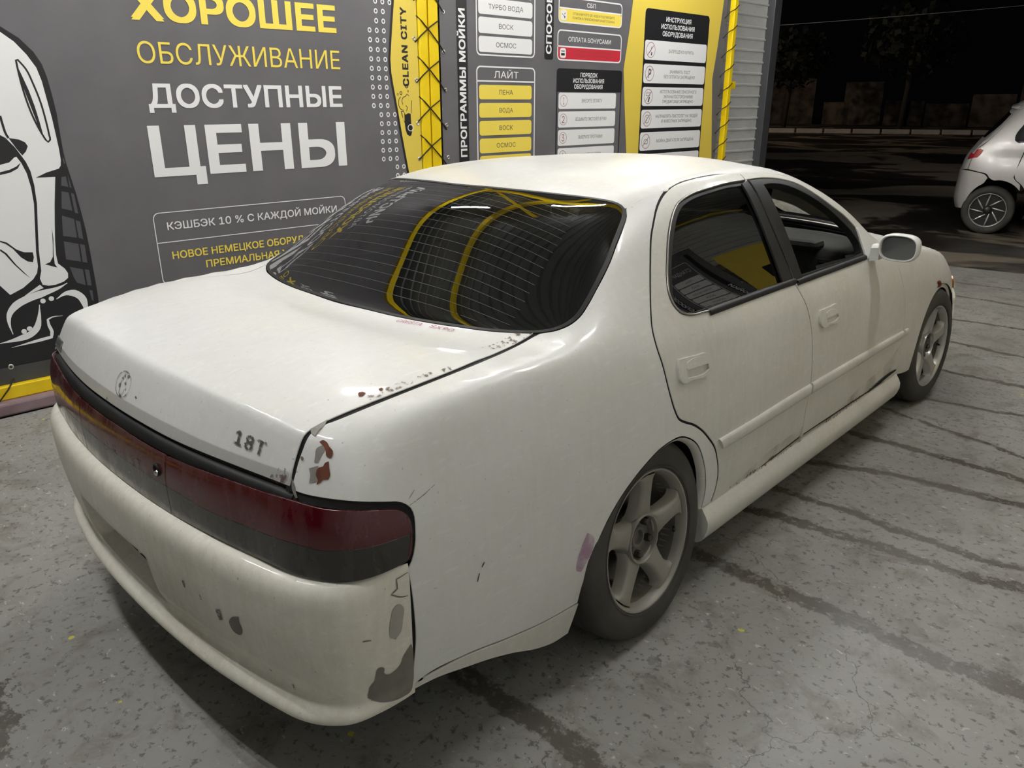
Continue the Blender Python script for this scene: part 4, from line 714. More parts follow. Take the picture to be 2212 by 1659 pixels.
for i_,(x,y,z,h) in enumerate(TUBES):
    L=empty('ceiling_light',(x,y,z),h,('bare white tube lamp mirrored at the left in the rear window','bare white tube lamp mirrored at the right in the rear window')[i_] if i_<2 else 'bare white tube lamp hung under the wash bay roof','lamp','tube lamps under the roof')
    g=Geo(); lathe(g,[(.001,-.33),(.016,-.33),(.016,.33),(.001,.33)],14); emit('tube',g,M['tube_lamp'],L)
    g=Geo(); g.smooth=False; box(g,(0,0,.045),(.7,.06,.04)); emit('housing',g,M['lamp_body'],L)
    g=Geo(); g.smooth=False; box(g,(-.28,0,.26),(.008,.008,.4)); box(g,(.28,0,.26),(.008,.008,.4)); emit('hanger',g,M['dark_metal'],L)
# ------------------------------------------------------------------ sedan body shell: stations (front to back) x rows (sill to roof centre), right half
ROWZ=[.12,.32,.52,.70,.83]
ROWD=[-.034,-.005,.0,-.010,-.030]
def side(Y, W, zb, xb, scale=1.0):
    """five lower rows + belt"""
    out=[]
    for z,d in zip(ROWZ,ROWD):
        zz=.12+(z-.12)*(zb-.12)/(.94-.12)
        out.append((W+d,Y,zz))
    out.append((xb,Y,zb))
    return out
ST=[]
def add(rows): ST.append(rows)
# front (nose corner) .. each: side rows 0-5, then rows 6-10
add([(.70,3.36,.14),(.74,3.36,.33),(.75,3.36,.46),(.735,3.35,.55),(.715,3.32,.615),(.69,3.27,.67),(.66,3.29,.70),(.55,3.32,.712),(.40,3.37,.722),(.20,3.40,.728),(0,3.41,.73)])
add(side(3.12,.835,.735,.755)+[(.70,3.12,.765),(.56,3.12,.785),(.40,3.12,.80),(.20,3.12,.808),(0,3.12,.81)])
add(side(2.73,.868,.80,.795)+[(.735,2.73,.845),(.58,2.73,.872),(.40,2.73,.893),(.20,2.73,.905),(0,2.73,.908)])
add(side(2.36,.872,.855,.80)+[(.745,2.36,.895),(.60,2.36,.93),(.42,2.38,.952),(.20,2.40,.965),(0,2.41,.968)])
add(side(2.05,.873,.90,.802)+[(.735,2.04,.955),(.62,2.10,.995),(.42,2.20,1.01),(.20,2.26,1.018),(0,2.28,1.02)])
add(side(1.72,.875,.925,.805)+[(.735,1.72,1.06),(.642,1.72,1.150),(.44,1.80,1.178),(.21,1.86,1.193),(0,1.88,1.205)])
add(side(1.36,.875,.932,.807)+[(.695,1.36,1.15),(.575,1.34,1.283),(.43,1.40,1.308),(.21,1.45,1.325),(0,1.46,1.328)])
add(side(0.97,.875,.938,.808)+[(.685,.97,1.17),(.565,.97,1.317),(.42,.97,1.339),(.21,.97,1.358),(0,.97,1.362)])
add(side(0.60,.875,.944,.808)+[(.688,.60,1.165),(.572,.58,1.312),(.42,.55,1.335),(.21,.52,1.36),(0,.51,1.364)])
add(side(0.28,.875,.952,.808)+[(.703,.28,1.14),(.587,.245,1.272),(.42,.17,1.297),(.21,.125,1.32),(0,.11,1.325)])
add(side(0.0,.874,.960,.808)+[(.715,.0,1.10),(.628,-.05,1.155),(.42,-.125,1.185),(.21,-.165,1.195),(0,-.175,1.198)])
add(side(-.27,.870,.963,.805)+[(.745,-.27,.992),(.668,-.315,.995),(.44,-.39,1.003),(.21,-.42,1.005),(0,-.43,1.005)])
add(side(-.52,.862,.958,.80)+[(.742,-.52,.976),(.655,-.555,.987),(.44,-.60,.998),(.21,-.62,1.002),(0,-.63,1.003)])
add(side(-.76,.850,.945,.79)+[(.732,-.77,.962),(.645,-.80,.975),(.44,-.82,.988),(.21,-.835,.991),(0,-.84,.992)])
add([(.795,-.92,.14),(.825,-.92,.32),(.836,-.92,.51),(.832,-.92,.68),(.812,-.92,.81),(.778,-.915,.905),(.715,-.94,.940),(.635,-.955,.954),(.44,-.975,.966),(.21,-.985,.969),(0,-.99,.970)])
# rear corner column
add([(.765,-1.00,.14),(.79,-1.00,.32),(.803,-1.005,.51),(.808,-1.01,.68),(.800,-1.005,.79),(.768,-.985,.868),(.705,-1.01,.906),(.62,-1.027,.932),(.44,-1.048,.945),(.21,-1.063,.948),(0,-1.07,.949)])
# rear face columns (outer to centre), rows 0-4
REAR=[[(.67,-1.06,.14),(.69,-1.065,.32),(.70,-1.07,.51),(.71,-1.078,.68),(.715,-1.07,.785)],
      [(.57,-1.085,.14),(.58,-1.093,.32),(.59,-1.10,.51),(.59,-1.10,.68),(.615,-1.087,.795)],
      [(.42,-1.105,.14),(.43,-1.115,.32),(.44,-1.12,.51),(.44,-1.125,.68),(.44,-1.115,.80)],
      [(.21,-1.12,.14),(.21,-1.132,.32),(.21,-1.14,.51),(.21,-1.145,.68),(.21,-1.135,.80)],
      [(0,-1.125,.14),(0,-1.137,.32),(0,-1.146,.51),(0,-1.15,.68),(0,-1.14,.80)]]
# nose columns, rows 0-4
NOSE=[[(.64,3.43,.14),(.67,3.43,.33),(.68,3.43,.46),(.67,3.42,.55),(.66,3.39,.63)],
      [(.55,3.49,.14),(.56,3.49,.33),(.57,3.50,.46),(.56,3.48,.56),(.56,3.44,.64)],
      [(.40,3.54,.14),(.40,3.55,.33),(.40,3.56,.46),(.40,3.54,.57),(.40,3.50,.65)],
      [(.20,3.57,.14),(.20,3.58,.33),(.20,3.59,.46),(.20,3.57,.57),(.20,3.54,.655)],
      [(0,3.58,.14),(0,3.59,.33),(0,3.60,.46),(0,3.58,.57),(0,3.55,.66)]]
SH=Shell(ST,REAR,NOSE,4,.42)
# ------------------------------------------------------------------ sedan materials
def paint(name,clean,dirt,amt,rough=(.28,.5),streak=True):
    m=mat(name,clean,rough[0],0,.5,.25); v=mapping(m)
    big=noise(m,v,2.3,6,.62); f=noise(m,v,34,5,.6); st=noise(m,mapping(m,(9,9,1.1)),6,5,.6)
    k=math_(m,'MULTIPLY_ADD',big,.8,math_(m,'MULTIPLY',st,.35 if streak else .0)); k=math_(m,'MULTIPLY_ADD',f,.22,k)
    c=ramp(m,k,[(.50,clean),(.50+.5*(1-amt)+.12,clean if amt<.05 else tuple(.5*a+.5*b for a,b in zip(clean,dirt))),(.98,dirt)])
    wk=noise(m,mapping(m,(7,1.6,7),(0,0,.7)),9,6,.7,.8); c=mix(m,ramp(m,wk,[(.56,(0,0,0)),(.66,(.40,.40,.40))]),c,tuple(min(1,x*1.12) for x in clean)); c=mix(m,ramp(m,wk,[(.30,(.35,.35,.35)),(.40,(0,0,0))]),c,dirt)
    sp=noise(m,v,95,3,.5); c=mix(m,ramp(m,sp,[(.70,(0,0,0)),(.76,(.55,.55,.55))]),c,tuple(.45*x for x in dirt)); setc(m,c)
    r=N(m,'ShaderNodeMapRange'); m.node_tree.links.new(k,r.inputs[0]); r.inputs[1].default_value=.4; r.inputs[2].default_value=.95; r.inputs[3].default_value=rough[0]; r.inputs[4].default_value=rough[1]; setc(m,r.outputs[0],'Roughness')
    return m
M['paint']=paint('white_paint',(.76,.76,.75),(.62,.61,.56),.42)
M['paint_side']=paint('white_paint_road_film',(.72,.712,.675),(.53,.505,.435),.58,(.32,.55))
M['paint_bumper']=paint('dirty_white_bumper',(.84,.815,.735),(.58,.545,.445),.70,(.4,.6))
bump(M['paint_bumper'],noise(M['paint_bumper'],mapping(M['paint_bumper']),60,6,.7),.22,.003)
M['trim_black']=noisy('black_rubber_trim',[(.3,(.010,.010,.011)),(.7,(.020,.020,.020))],12,(.4,.6),spec=.3)
M['seal']=mat('dark_seal',(.004,.004,.004),.8)
M['inner']=mat('dark_inner',(.008,.008,.008),.9)
M['chrome_dull']=mat('dull_trim',(.35,.34,.32),.3,.9)
M['rust']=noisy('rust',[(.35,(.085,.022,.012)),(.65,(.16,.045,.02))],60,(.7,.85))
M['primer_pocket_shade']=noisy('bare_primer_pocket_shade',[(.3,(.20,.19,.165)),(.7,(.34,.33,.30))],22,(.6,.8))  # bare patches, and the painted shade inside the handle pockets
M['filler']=noisy('bare_filler',[(.3,(.15,.14,.115)),(.7,(.24,.225,.19))],14,(.6,.8))
M['stain']=noisy('dull_stain',[(.3,(.34,.325,.28)),(.7,(.42,.40,.35))],18,(.6,.8))
M['pink_mark']=mat('pink_marker',(.50,.16,.30),.6)
def haze(name,c,c0,c1,scale,top=.7):
    m=mat(name,c,.6); f=noise(m,mapping(m),scale,4); a=ramp(m,f,[(c0,(0,0,0)),(c1,(top,top,top))]); sc=N(m,'ShaderNodeSeparateColor'); m.node_tree.links.new(a,sc.inputs[0]); setc(m,sc.outputs[0],'Alpha'); return m
M['pink_haze']=haze('pink_overspray',(.45,.22,.38),.34,.60,9)
M['rust_specks']=haze('rust_specks',(.10,.04,.02),.54,.60,75)
M['residue']=haze('badge_residue',(.13,.115,.095),.36,.5,120)
def lens(name,c,rough,dirtc,amt):
    m=mat(name,c,rough,0,.5,.6); v=mapping(m,(3,3,1)); f=noise(m,v,7,6,.65); setc(m,mix(m,ramp(m,f,[(.48,(0,0,0)),(.75,(amt,amt,amt))]),c,dirtc)); 
    r=N(m,'ShaderNodeMapRange'); m.node_tree.links.new(f,r.inputs[0]); r.inputs[1].default_value=.4; r.inputs[2].default_value=.7; r.inputs[3].default_value=rough; r.inputs[4].default_value=.5; setc(m,r.outputs[0],'Roughness'); return m
M['lens_red']=lens('red_lens',(.075,.003,.007),.1,(.13,.08,.07),.3)
M['lens_smoke']=lens('smoked_lens',(.020,.018,.015),.12,(.10,.095,.08),.35)
M['lens_dirty_red']=lens('red_lens_dusty',(.07,.006,.008),.2,(.15,.10,.085),.6)
M['lens_dirty_smoke']=lens('smoked_lens_dusty',(.032,.030,.024),.2,(.14,.13,.105),.6)
M['amber']=mat('amber_lens',(.50,.16,.01),.2)
def glass(name,tint,refl=.5,rough=.0,dirt=.0,dirtc=(.3,.29,.26)):
    m=bpy.data.materials.new(name); m.use_nodes=True; nt=m.node_tree; nt.nodes.remove(nt.nodes['Principled BSDF']); out=nt.nodes['Material Output']
    t=N(m,'ShaderNodeBsdfTransparent'); t.inputs[0].default_value=(*tint,1); g=N(m,'ShaderNodeBsdfGlossy',Roughness=rough); g.inputs[0].default_value=(1,1,1,1)
    fr=N(m,'ShaderNodeFresnel',IOR=1.52); mx=N(m,'ShaderNodeMixShader'); nt.links.new(math_(m,'MULTIPLY',fr.outputs[0],refl),mx.inputs[0]); nt.links.new(t.outputs[0],mx.inputs[1]); nt.links.new(g.outputs[0],mx.inputs[2])
    if dirt>0:
        d=N(m,'ShaderNodeBsdfDiffuse'); d.inputs[0].default_value=(*dirtc,1); m2=N(m,'ShaderNodeMixShader')
        f=noise(m,mapping(m,(1,1,1)),5,6,.65); s=N(m,'ShaderNodeMapRange'); nt.links.new(f,s.inputs[0]); s.inputs[1].default_value=.35; s.inputs[2].default_value=.75; s.inputs[3].default_value=dirt*.3; s.inputs[4].default_value=dirt
        nt.links.new(s.outputs[0],m2.inputs[0]); nt.links.new(mx.outputs[0],m2.inputs[1]); nt.links.new(d.outputs[0],m2.inputs[2]); nt.links.new(m2.outputs[0],out.inputs[0])
    else: nt.links.new(mx.outputs[0],out.inputs[0])
    return m
M['glass_rear']=glass('tinted_rear_glass',(.035,.037,.037),1.25,.012,.012)
M['glass_side']=glass('tinted_side_glass',(.03,.031,.032),1.3,.0,.008)
M['glass_clear']=glass('dusty_windscreen',(.72,.74,.72),1.0,.02,.10)
M['glass_line']=mat('heater_line',(.05,.05,.047),.6)
M['frit']=mat('glass_border',(.006,.007,.009),.15,coat=.4)
M['tyre']=noisy('tyre_rubber',[(.3,(.036,.034,.030)),(.7,(.068,.063,.055))],7,(.65,.85),bmp=.15)
M['rim_dirty']=noisy('dusty_alloy',[(.3,(.25,.235,.208)),(.7,(.34,.322,.288))],8,(.4,.55),metal=.2)
M['rim_clean']=noisy('grey_alloy',[(.3,(.42,.415,.40)),(.7,(.50,.495,.475))],8,(.25,.4),metal=.6)
M['rim_barrel']=noisy('brake_dust_barrel',[(.3,(.13,.12,.10)),(.7,(.22,.205,.175))],6,(.5,.7),metal=.3)
M['nut']=mat('wheel_nut',(.12,.115,.10),.4,.8)
M['disc']=mat('brake_disc',(.18,.17,.16),.4,.9)
M['plastic']=noisy('dash_plastic',[(.3,(.035,.033,.030)),(.7,(.055,.052,.047))],30,(.5,.7))
M['cloth']=noisy('seat_cloth',[(.3,(.03,.03,.032)),(.7,(.05,.05,.052))],40,(.85,.95))
M['mirror_glass']=mat('mirror_glass',(.16,.165,.17),.22,.5)
M['plate_dark']=noisy('badge_plate',[(.35,(.05,.05,.05)),(.65,(.16,.16,.155))],90,(.4,.6))
# ------------------------------------------------------------------ sedan
CAR=empty('sedan_car',(0,0,0),0,'lowered white four-door sedan with rust, peeling paint and grey alloy wheels','car')
def both(name,g,mt,parent=None):
    """right-hand part and its mirrored left-hand twin"""
    a=emit(name,g,mt,parent or CAR); b=emit(name,g.mirror(),mt,parent or CAR); return a,b
def sub(name,g,mt,par):
    emit(name,g,mt,par[0]); emit(name,g.mirror(),mt,par[1])
def on_shell(x,z): h=SH.cast((x,-3,z),(0,1,0)); return tuple(h[0])
def rev(l): return list(l)[::-1]
def flipx(l): return [(-x,y,z) for x,y,z in l]
GAP=D['gap_trunk']; GL=D['glass']; GB=D['glass_bot']
# door-frame / roof gap running forward over the front door and down the screen pillar
RG=[(.563,.945,1.322),(.563,1.15,1.313),(.572,1.30,1.292),(.598,1.48,1.236),(.640,1.70,1.150),(.690,1.90,1.050),(.738,2.05,.948),(.775,2.105,.892),(.82,2.071,.858)]
RD=D['rdoor_rear']
# --- rear quarter with screen pillar
LQ=D['lens_top_q']; BG=D['bump_gap']; AR=D['arch']; SP=D['spat_top']
i0=4 # roof end of the quarter on the door gap
quarter=GAP+LQ[1:]+BG+SP[1:]+AR[1:]+rev(RD[i0:])+[(.5866,.1986,1.2626)]+rev(GL[1:16])[0:0]
gr=[p for p in GL if p[0]>.60 and p[2]<1.255]
quarter=GAP+LQ[1:]+BG+SP[1:]+AR[1:]+rev(RD[i0:])+[(.585,.2000,1.2635)]+rev(gr)
Q=both('quarter_panel',panel(SH,quarter,(1,-.72,.42),.022,inset=.0055,flange=.003),M['paint'])
spat=[SP[0]]+SP[1:]+[(.818,-.33,.15),(.825,-.3968,.155),(.829,-.47,.178),(.8315,-.5733,.2264),(.8334,-.6596,.2586),(.8331,-.7383,.281),(.8312,-.8253,.3012),(.8263,-.8978,.304)]
both('rear_spat',panel(SH,spat,(1,-.5,.2),.02,inset=.0015,offset=.001,corner=35),M['paint_side'])
# --- doors
SE=D['seam']; BGp=D['bgap']
rdoor=[RD[0]]+RD[1:]+SE[1:4]+rev(BGp)[0:-1]
RW=D['rwin']; FW=D['fwin']
RDO=both('rear_door',panel(SH,rdoor,(1,0,.35),.022,holes=[RW],inset=.0048,flange=.003),M['paint_side'])
fdoor=[BGp[0]]+BGp[1:]+SE[4:]+[(.872,2.175,.40),(.8741,2.172,.50),(.8735,2.168,.60),(.857,2.137,.715),(.82,2.071,.858)]+rev(RG[:-1])[0:-1]
FDO=both('front_door',panel(SH,fdoor,(1,0,.4),.022,holes=[FW],inset=.0035,flange=.005),M['paint_side'])
def inner_ring(P,d,dirv=(1,0,.35)):
    """the same outline drawn d further in"""
    n=np.array(dirv,float);n/=np.linalg.norm(n); e1=np.cross((0,0,1.),n);e1/=np.linalg.norm(e1);e2=np.cross(n,e1)
    P=np.array(spline(P,.03,True)); q=np.stack([P@e1,P@e2],1); 
    r=area2(q)<0
    if r: q=q[::-1];P=P[::-1]
    s=shrink(q,d); return [tuple(p+e1*(b[0]-a[0])+e2*(b[1]-a[1])) for p,a,b in zip(P,q,s)]
# rear door glass: black frame, wide black strip at the door joint
rglass=[(.598,.905,1.283),(.603,.79,1.286),(.609,.66,1.279),(.6145,.565,1.272),(.622,.495,1.262),(.632,.445,1.249),(.646,.402,1.228),(.667,.357,1.196),(.696,.305,1.150),(.73,.25,1.09),(.757,.218,1.042),(.775,.203,1.007),(.787,.208,.985),(.797,.228,.972),(.80,.27,.966),(.802,.4,.963),(.803,.6,.958),(.8035,.905,.951)]
SW=RW
sub('window_trim',panel(SH,inner_ring(RW,.002),(1,0,.35),.02,holes=[rglass],offset=-.003,inset=0,flange=.008,raw=False),M['trim_black'],RDO)
sub('window_glass',panel(SH,inner_ring(rglass,-.006),(1,0,.35),.03,offset=-.010,inset=0,flange=0),M['glass_side'],RDO)
g=Geo(); tube(g,[tuple(np.array(SH.near(p)[0])+SH.near(p)[1]*.002) for p in spline(RW[:-1],.02)],.0035,6); sub('trim_bead',g,M['chrome_dull'],RDO)
# front door: black frame, glass wound down
fopen=[(.603,1.045,1.276),(.598,1.14,1.275),(.610,1.27,1.255),(.638,1.385,1.214),(.675,1.49,1.160),(.712,1.58,1.101),(.742,1.655,1.043),(.765,1.69,.995),(.790,1.685,.958),(.7985,1.60,.955),(.800,1.30,.957),(.8005,1.045,.958)]
sub('window_trim',panel(SH,inner_ring(FW,.002),(1,0,.4),.02,holes=[fopen],offset=-.003,inset=0,flange=.03),M['trim_black'],FDO)
for y0,y1,par in ((.36,.99,RDO),(1.0,1.70,FDO)):
    g=Geo(); R_=[]
    for y in np.linspace(y0,y1,22):
        p,n=SH.near((.807,y,.951 if par is RDO else .942)); t=np.array((0,0,1.))-n*n[2]; t/=np.linalg.norm(t)
        R_.append([p+n*a+t*b for a,b in ((-.004,-.014),(.005,-.012),(.008,-.004),(.007,.004),(.001,.010),(-.006,.012))])
    loft(g,R_); sub('belt_moulding',g,M['trim_black'],par)
# --- flush door handles
for nm,par,yd in (('hand_r',RDO,0),('hand_f',FDO,0)):
    pk=D[nm+'_pocket']; fl=D[nm+'_flap']
    hb=emit('door_handle',panel(SH,D[nm],(1,0,.1),.012,holes=[pk],offset=.009,inset=0,flange=.034,step=.008),M['paint_side'],par[0])
    emit('handle_flap',panel(SH,fl,(1,0,.1),.012,offset=.0105,inset=.0015,flange=.014,step=.008),M['paint_side'],hb)
    emit('handle_recess',panel(SH,pk,(1,0,.1),.01,offset=-.028,inset=-.004,flange=0,step=.008),M['primer_pocket_shade'],hb)  # grey instead of body paint: stands in for the shade under the flap
    if nm=='hand_f':
                g=Geo(); lathe(g,[(.001,.0),(.0075,.0),(.0075,-.006)],14); p,n=SH.near(D['lockf'][0]); g.v=[tuple(p+n*.0075+np.array(q)) for q in g.v]; emit('key_lock',g,M['nut'],hb)
# --- side moulding in three pieces
MT=D['mold_t'];MB=D['mold_b']
def cut(P,y): 
    P=np.array(P); return np.array([np.interp(y,P[:,1],P[:,k]) for k in range(3)])
def mould(ya,yb):
    ys=np.linspace(ya,yb,16); R_=[]
    for y in ys:
        a=cut(MT,y);b=cut(MB,y); pa,na=SH.near(a);pb,nb=SH.near(b)
        R_.append([pa-na*.003,pa+na*.006,pa*.8+pb*.2+na*.0105,pa*.25+pb*.75+nb*.0105,pb+nb*.006,pb-nb*.003])
    g=Geo(); loft(g,R_)
    for r in (R_[0],R_[-1]): g.add(r,[tuple(range(6))])
    return g
sub('side_moulding',mould(.366,1.083),M['paint_side'],RDO); sub('side_moulding',mould(1.097,2.155),M['paint_side'],FDO)
# --- front wing, bonnet, nose (mostly hidden)
ca=math.cos;sa=math.sin
farch=[(.86,2.755+.335*ca(t),.30+.335*sa(t)) for t in np.radians(np.linspace(188,-12,22))]
wing=[(.82,2.071,.858),(.857,2.137,.715),(.8735,2.168,.60),(.8741,2.172,.50),(.872,2.175,.40),(.865,2.19,.285),(.862,2.40,.255)]+farch+[(.83,3.13,.31),(.82,3.16,.50),(.775,3.30,.53),(.735,3.335,.60),(.70,3.29,.672),(.66,3.20,.742),(.665,2.95,.812),(.672,2.73,.862),(.68,2.40,.915),(.695,2.15,.953),(.735,2.05,.945),(.775,2.105,.892)]
W_=both('front_wing',panel(SH,wing,(1,.12,.45),.025,inset=.0035,flange=.005),M['paint_side'])
sub('side_moulding',mould(2.185,2.232),M['paint_side'],W_)
hood=[(0,2.36,.98),(.3,2.32,.975),(.55,2.22,.965),(.693,2.15,.953),(.678,2.40,.915),(.67,2.73,.862),(.663,2.95,.812),(.655,3.20,.742),(.63,3.27,.71),(.4,3.38,.72),(0,3.42,.728)]
emit('bonnet',panel(SH,hood+rev(flipx(hood))[1:-1],(0,.15,1),.035),M['paint'],CAR)
nose=[(.82,3.165,.50),(.83,3.135,.31),(.76,3.33,.20),(.55,3.49,.17),(0,3.58,.17),(0,3.60,.53),(.40,3.55,.53),(.66,3.43,.52),(.775,3.305,.525)]
BF=emit('front_bumper',panel(SH,nose[:4]+[(0,3.58,.17)]+flipx(rev(nose[:4]))+flipx(nose[5:][::-1])[0:0]+flipx([(.775,3.305,.525),(.66,3.43,.52),(.40,3.55,.53)])+[(0,3.60,.53)]+[(.40,3.55,.53),(.66,3.43,.52),(.775,3.305,.525)],(0,1,.1),.035,offset=.02),M['paint_bumper'],CAR)
hl=[(.765,3.31,.54),(.66,3.43,.535),(.42,3.54,.545),(.42,3.50,.65),(.62,3.35,.675),(.70,3.285,.665),(.735,3.325,.60)]
HL=both('headlamp',panel(SH,hl,(.5,1,.2),.03,offset=-.004),M['glass_clear'])
am=[(.80,3.22,.545),(.77,3.305,.54),(.745,3.325,.60),(.775,3.26,.62),(.80,3.2,.60)]
sub('turn_indicator',panel(SH,am,(1,.6,.1),.02,offset=.012),M['amber'],HL)
gr_=[(0,3.60,.56),(.38,3.55,.555),(.38,3.49,.645),(0,3.55,.655)]
emit('grille',panel(SH,gr_+flipx(rev(gr_))[1:-1],(0,1,.2),.03,offset=-.01),M['trim_black'],CAR)
# --- roof, screen pillars, windscreen
gt=[p for p in GL if p[2]>=1.255 and p[0]<.60]
gt=[(.585,.2000,1.2635)]+[p for p in gt if p[0]<.58]
side=[tuple(p) for p in rev(RD[1:i0+1])]
ws_top=[(.515,1.325,1.296),(.40,1.40,1.315),(.21,1.445,1.327),(0,1.455,1.33)]
roof=gt+[(0,.0515,1.311)]
half=rev(roof)+side+RG[0:3]+ws_top
half=[(0,.0515,1.311)]+rev([p for p in gt if p[0]>.03])+side+RG[0:3]+ws_top
emit('roof_panel',panel(SH,half+rev(flipx(half))[1:-1],(0,0,1),.03,inset=.0012,flange=.004),M['paint'],CAR)
pil=RG[2:7]+[(.70,2.07,.965),(.655,1.93,1.045),(.60,1.72,1.150),(.552,1.50,1.238),(.515,1.325,1.296)]
both('screen_pillar',panel(SH,pil,(1,.8,.7),.02,inset=.001,corner=60),M['paint'])
wsb=[(.69,2.085,.962),(.60,2.16,.985),(.42,2.25,1.0),(.21,2.31,1.008),(0,2.33,1.01)]
wsc=[(.515,1.335,1.293),(.552,1.51,1.234),(.60,1.73,1.146),(.655,1.94,1.04)]+wsb
wt=[(0,1.46,1.329),(.21,1.45,1.326),(.40,1.405,1.314)]
full=wsc+[(0,1.46,1.329)]+rev(wt[1:])[0:0]+[(.21,1.45,1.326),(.40,1.405,1.314)]
emit('windscreen',panel(SH,wsc+rev(flipx(wsc))[1:]+flipx(rev(wt))[0:2]+wt,(0,.8,.6),.04,inset=.003,offset=-.004,flange=0),M['glass_clear'],CAR)
cowl=[(.735,2.05,.945),(.69,2.085,.962),(.60,2.16,.985),(.42,2.25,1.0),(.21,2.31,1.008),(0,2.33,1.01),(0,2.37,.982),(.3,2.33,.978),(.55,2.23,.968),(.693,2.155,.955)]
emit('cowl',panel(SH,cowl[:6]+flipx(rev(cowl[:5]))+flipx(rev(cowl[7:]))+[(0,2.37,.982)]+cowl[7:],(0,.3,1),.03,offset=-.012),M['trim_black'],CAR)
# --- rear window
gw=GL[:-1]+[(0,.0515,1.311)]; gbot=[(0,-.4565,.9966)]+GB[1:]
ghalf=gbot[:-1]+gw; gfull=ghalf+rev(flipx(ghalf))[1:-1]
RWN=emit('rear_window',panel(SH,gfull,(0,-.55,.85),.022,inset=.007,offset=-.003,flange=0),M['glass_rear'],CAR)
gi=inner_ring(gfull,.048,(0,-.55,.85))
emit('glass_border',panel(SH,gfull,(0,-.55,.85),.022,holes=[gi],inset=.008,offset=-.0065,flange=0),M['frit'],RWN)
emit('window_seal',panel(SH,gfull,(0,-.55,.85),.022,holes=[inner_ring(gfull,.008,(0,-.55,.85))],inset=.0,offset=-.001,flange=.015),M['trim_black'],RWN)
g=Geo()
for k in range(17):
    t=k/16; y=-.345+t*.415; xw=.60-.085*t; row=[]
    for x in np.linspace(-xw,xw,41):
        bow=-.035*(1-(x/.6)**2)*(1-t*.3); h=SH.cast((x,y+bow,3),(0,0,-1))
        p,n=h; row.append((p-n*.0028,n))
    n0=len(g.v); V=[]
    for i,(p,n) in enumerate(row):
        s=np.array((0,.55,.4)); s=s-n*(s@n); s/=np.linalg.norm(s); V+=[p+s*.0007,p-s*.0007]
    g.add(V,[(2*i,2*i+1,2*i+3,2*i+2) for i in range(len(row)-1)])
tag(emit('heater_lines',g,M['glass_line'],RWN),kind='stuff')
# --- boot lid (trunk) with a folded lower lip
LT=[p for p in D['lens_top_t'] if p[0]>.05]
tb=rev(GAP)[0:0]+GAP[:-1]
zb=.829
low=[(.684,-1.0634,.8287),(.594,-1.080,.8305),(.50,-1.0955,.8305),(.40,-1.109,.829),(.29,-1.121,.8275),(.11,-1.1305,.8275),(0,-1.132,.8275)]
thalf=[(0,-.459,.9966)]+GB[1:-1]+[(.676,-.301,.9985)]+GAP[1:-1]+low
crs=[on_shell(x,z) for z in (.8625,.8585) for x in np.linspace(-.69,.69,150)]
def lip(V,Nn):
    t=np.clip((.8622-V[:,2])/.003,0,1)*(V[:,1]<-1.0); V=V.copy(); d=np.maximum(.862-V[:,2],0)*(V[:,1]<-1.0)
    V[:,1]+=d*.12; Nn=Nn.copy(); Nn[:,2]-=.32*t; Nn/=np.linalg.norm(Nn,axis=1)[:,None]; return V,Nn
BOOT=emit('boot_lid',panel(SH,thalf+rev(flipx(thalf))[1:-1],(0,-.62,.78),.017,inset=.0065,flange=.003,deform=lip,extra=crs),M['paint'],CAR)
# --- rear lamps: lens strips that wrap round both corners, with a dark band above them
LR=D['lens_red_top'];LB=D['lens_bot'];LM_=D['lens_mid']
lt=[(0,-1.1405,.798),(.12,-1.139,.797),(.27,-1.131,.797)]+[p for p in LR if p[0]>.33]
lm=[(0,-1.149,.722),(.12,-1.148,.722),(.277,-1.141,.722)]+[p for p in LM_ if p[0]>.33]
lb=[(0,-1.149,.6465),(.12,-1.148,.646),(.265,-1.1405,.6455)]+[p for p in LB if p[0]>.33]
def clipx(P,x0,x1):
    P=sorted(P,key=lambda p:0); A=np.array(P); s=np.concatenate([[0],np.cumsum(np.linalg.norm(np.diff(A,axis=0),axis=1))])
    out=[]
    for i,p in enumerate(P):
        if x0<=p[0]<=x1: out.append(p)
    def at(x):
        for i in range(len(P)-1):
            a,b=P[i],P[i+1]
            if min(a[0],b[0])<=x<=max(a[0],b[0]) and a[0]!=b[0]:
                t=(x-a[0])/(b[0]-a[0]); return tuple(a[k]+t*(b[k]-a[k]) for k in range(3))
        return None
    if x0>0 and abs(out[0][0]-x0)>.004: out=[at(x0)]+out
    if x1<.5 and abs(out[-1][0]-x1)>.004: out=out+[at(x1)]
    return out
dl=(.55,-1,.12)
SX=.268
red=clipx(lt,SX,2)+[lm[-1]]+rev(clipx(lm,SX,2))[1:]
smk=clipx(lm,SX,2)+rev(clipx(lb,SX,2))
TL=[]
for s in (1,-1):
    e=bpy.data.objects.new('tail_lamp',None); link(e,CAR); TL.append(e)
sub('red_lens',panel(SH,red,dl,.02,offset=.004,inset=.001,flange=.012,corner=50),M['lens_red'],TL)
sub('smoked_lens',panel(SH,smk,dl,.02,offset=.004,inset=.001,flange=.012,corner=50),M['lens_smoke'],TL)
GAR=bpy.data.objects.new('rear_garnish',None); link(GAR,CAR)
def mid(P): a=clipx(P,0,SX); return a
ra=mid(lt);rm=mid(lm);rb_=mid(lb)
emit('red_lens',panel(SH,ra+rev(rm)+flipx(rm)[1:]+flipx(rev(ra))[:-1],(0,-1,.1),.025,offset=.004,inset=.001),M['lens_dirty_red'],GAR)
emit('smoked_lens',panel(SH,rm+rev(rb_)+flipx(rb_)[1:]+flipx(rev(rm))[:-1],(0,-1,.1),.025,offset=.004,inset=.001),M['lens_dirty_smoke'],GAR)
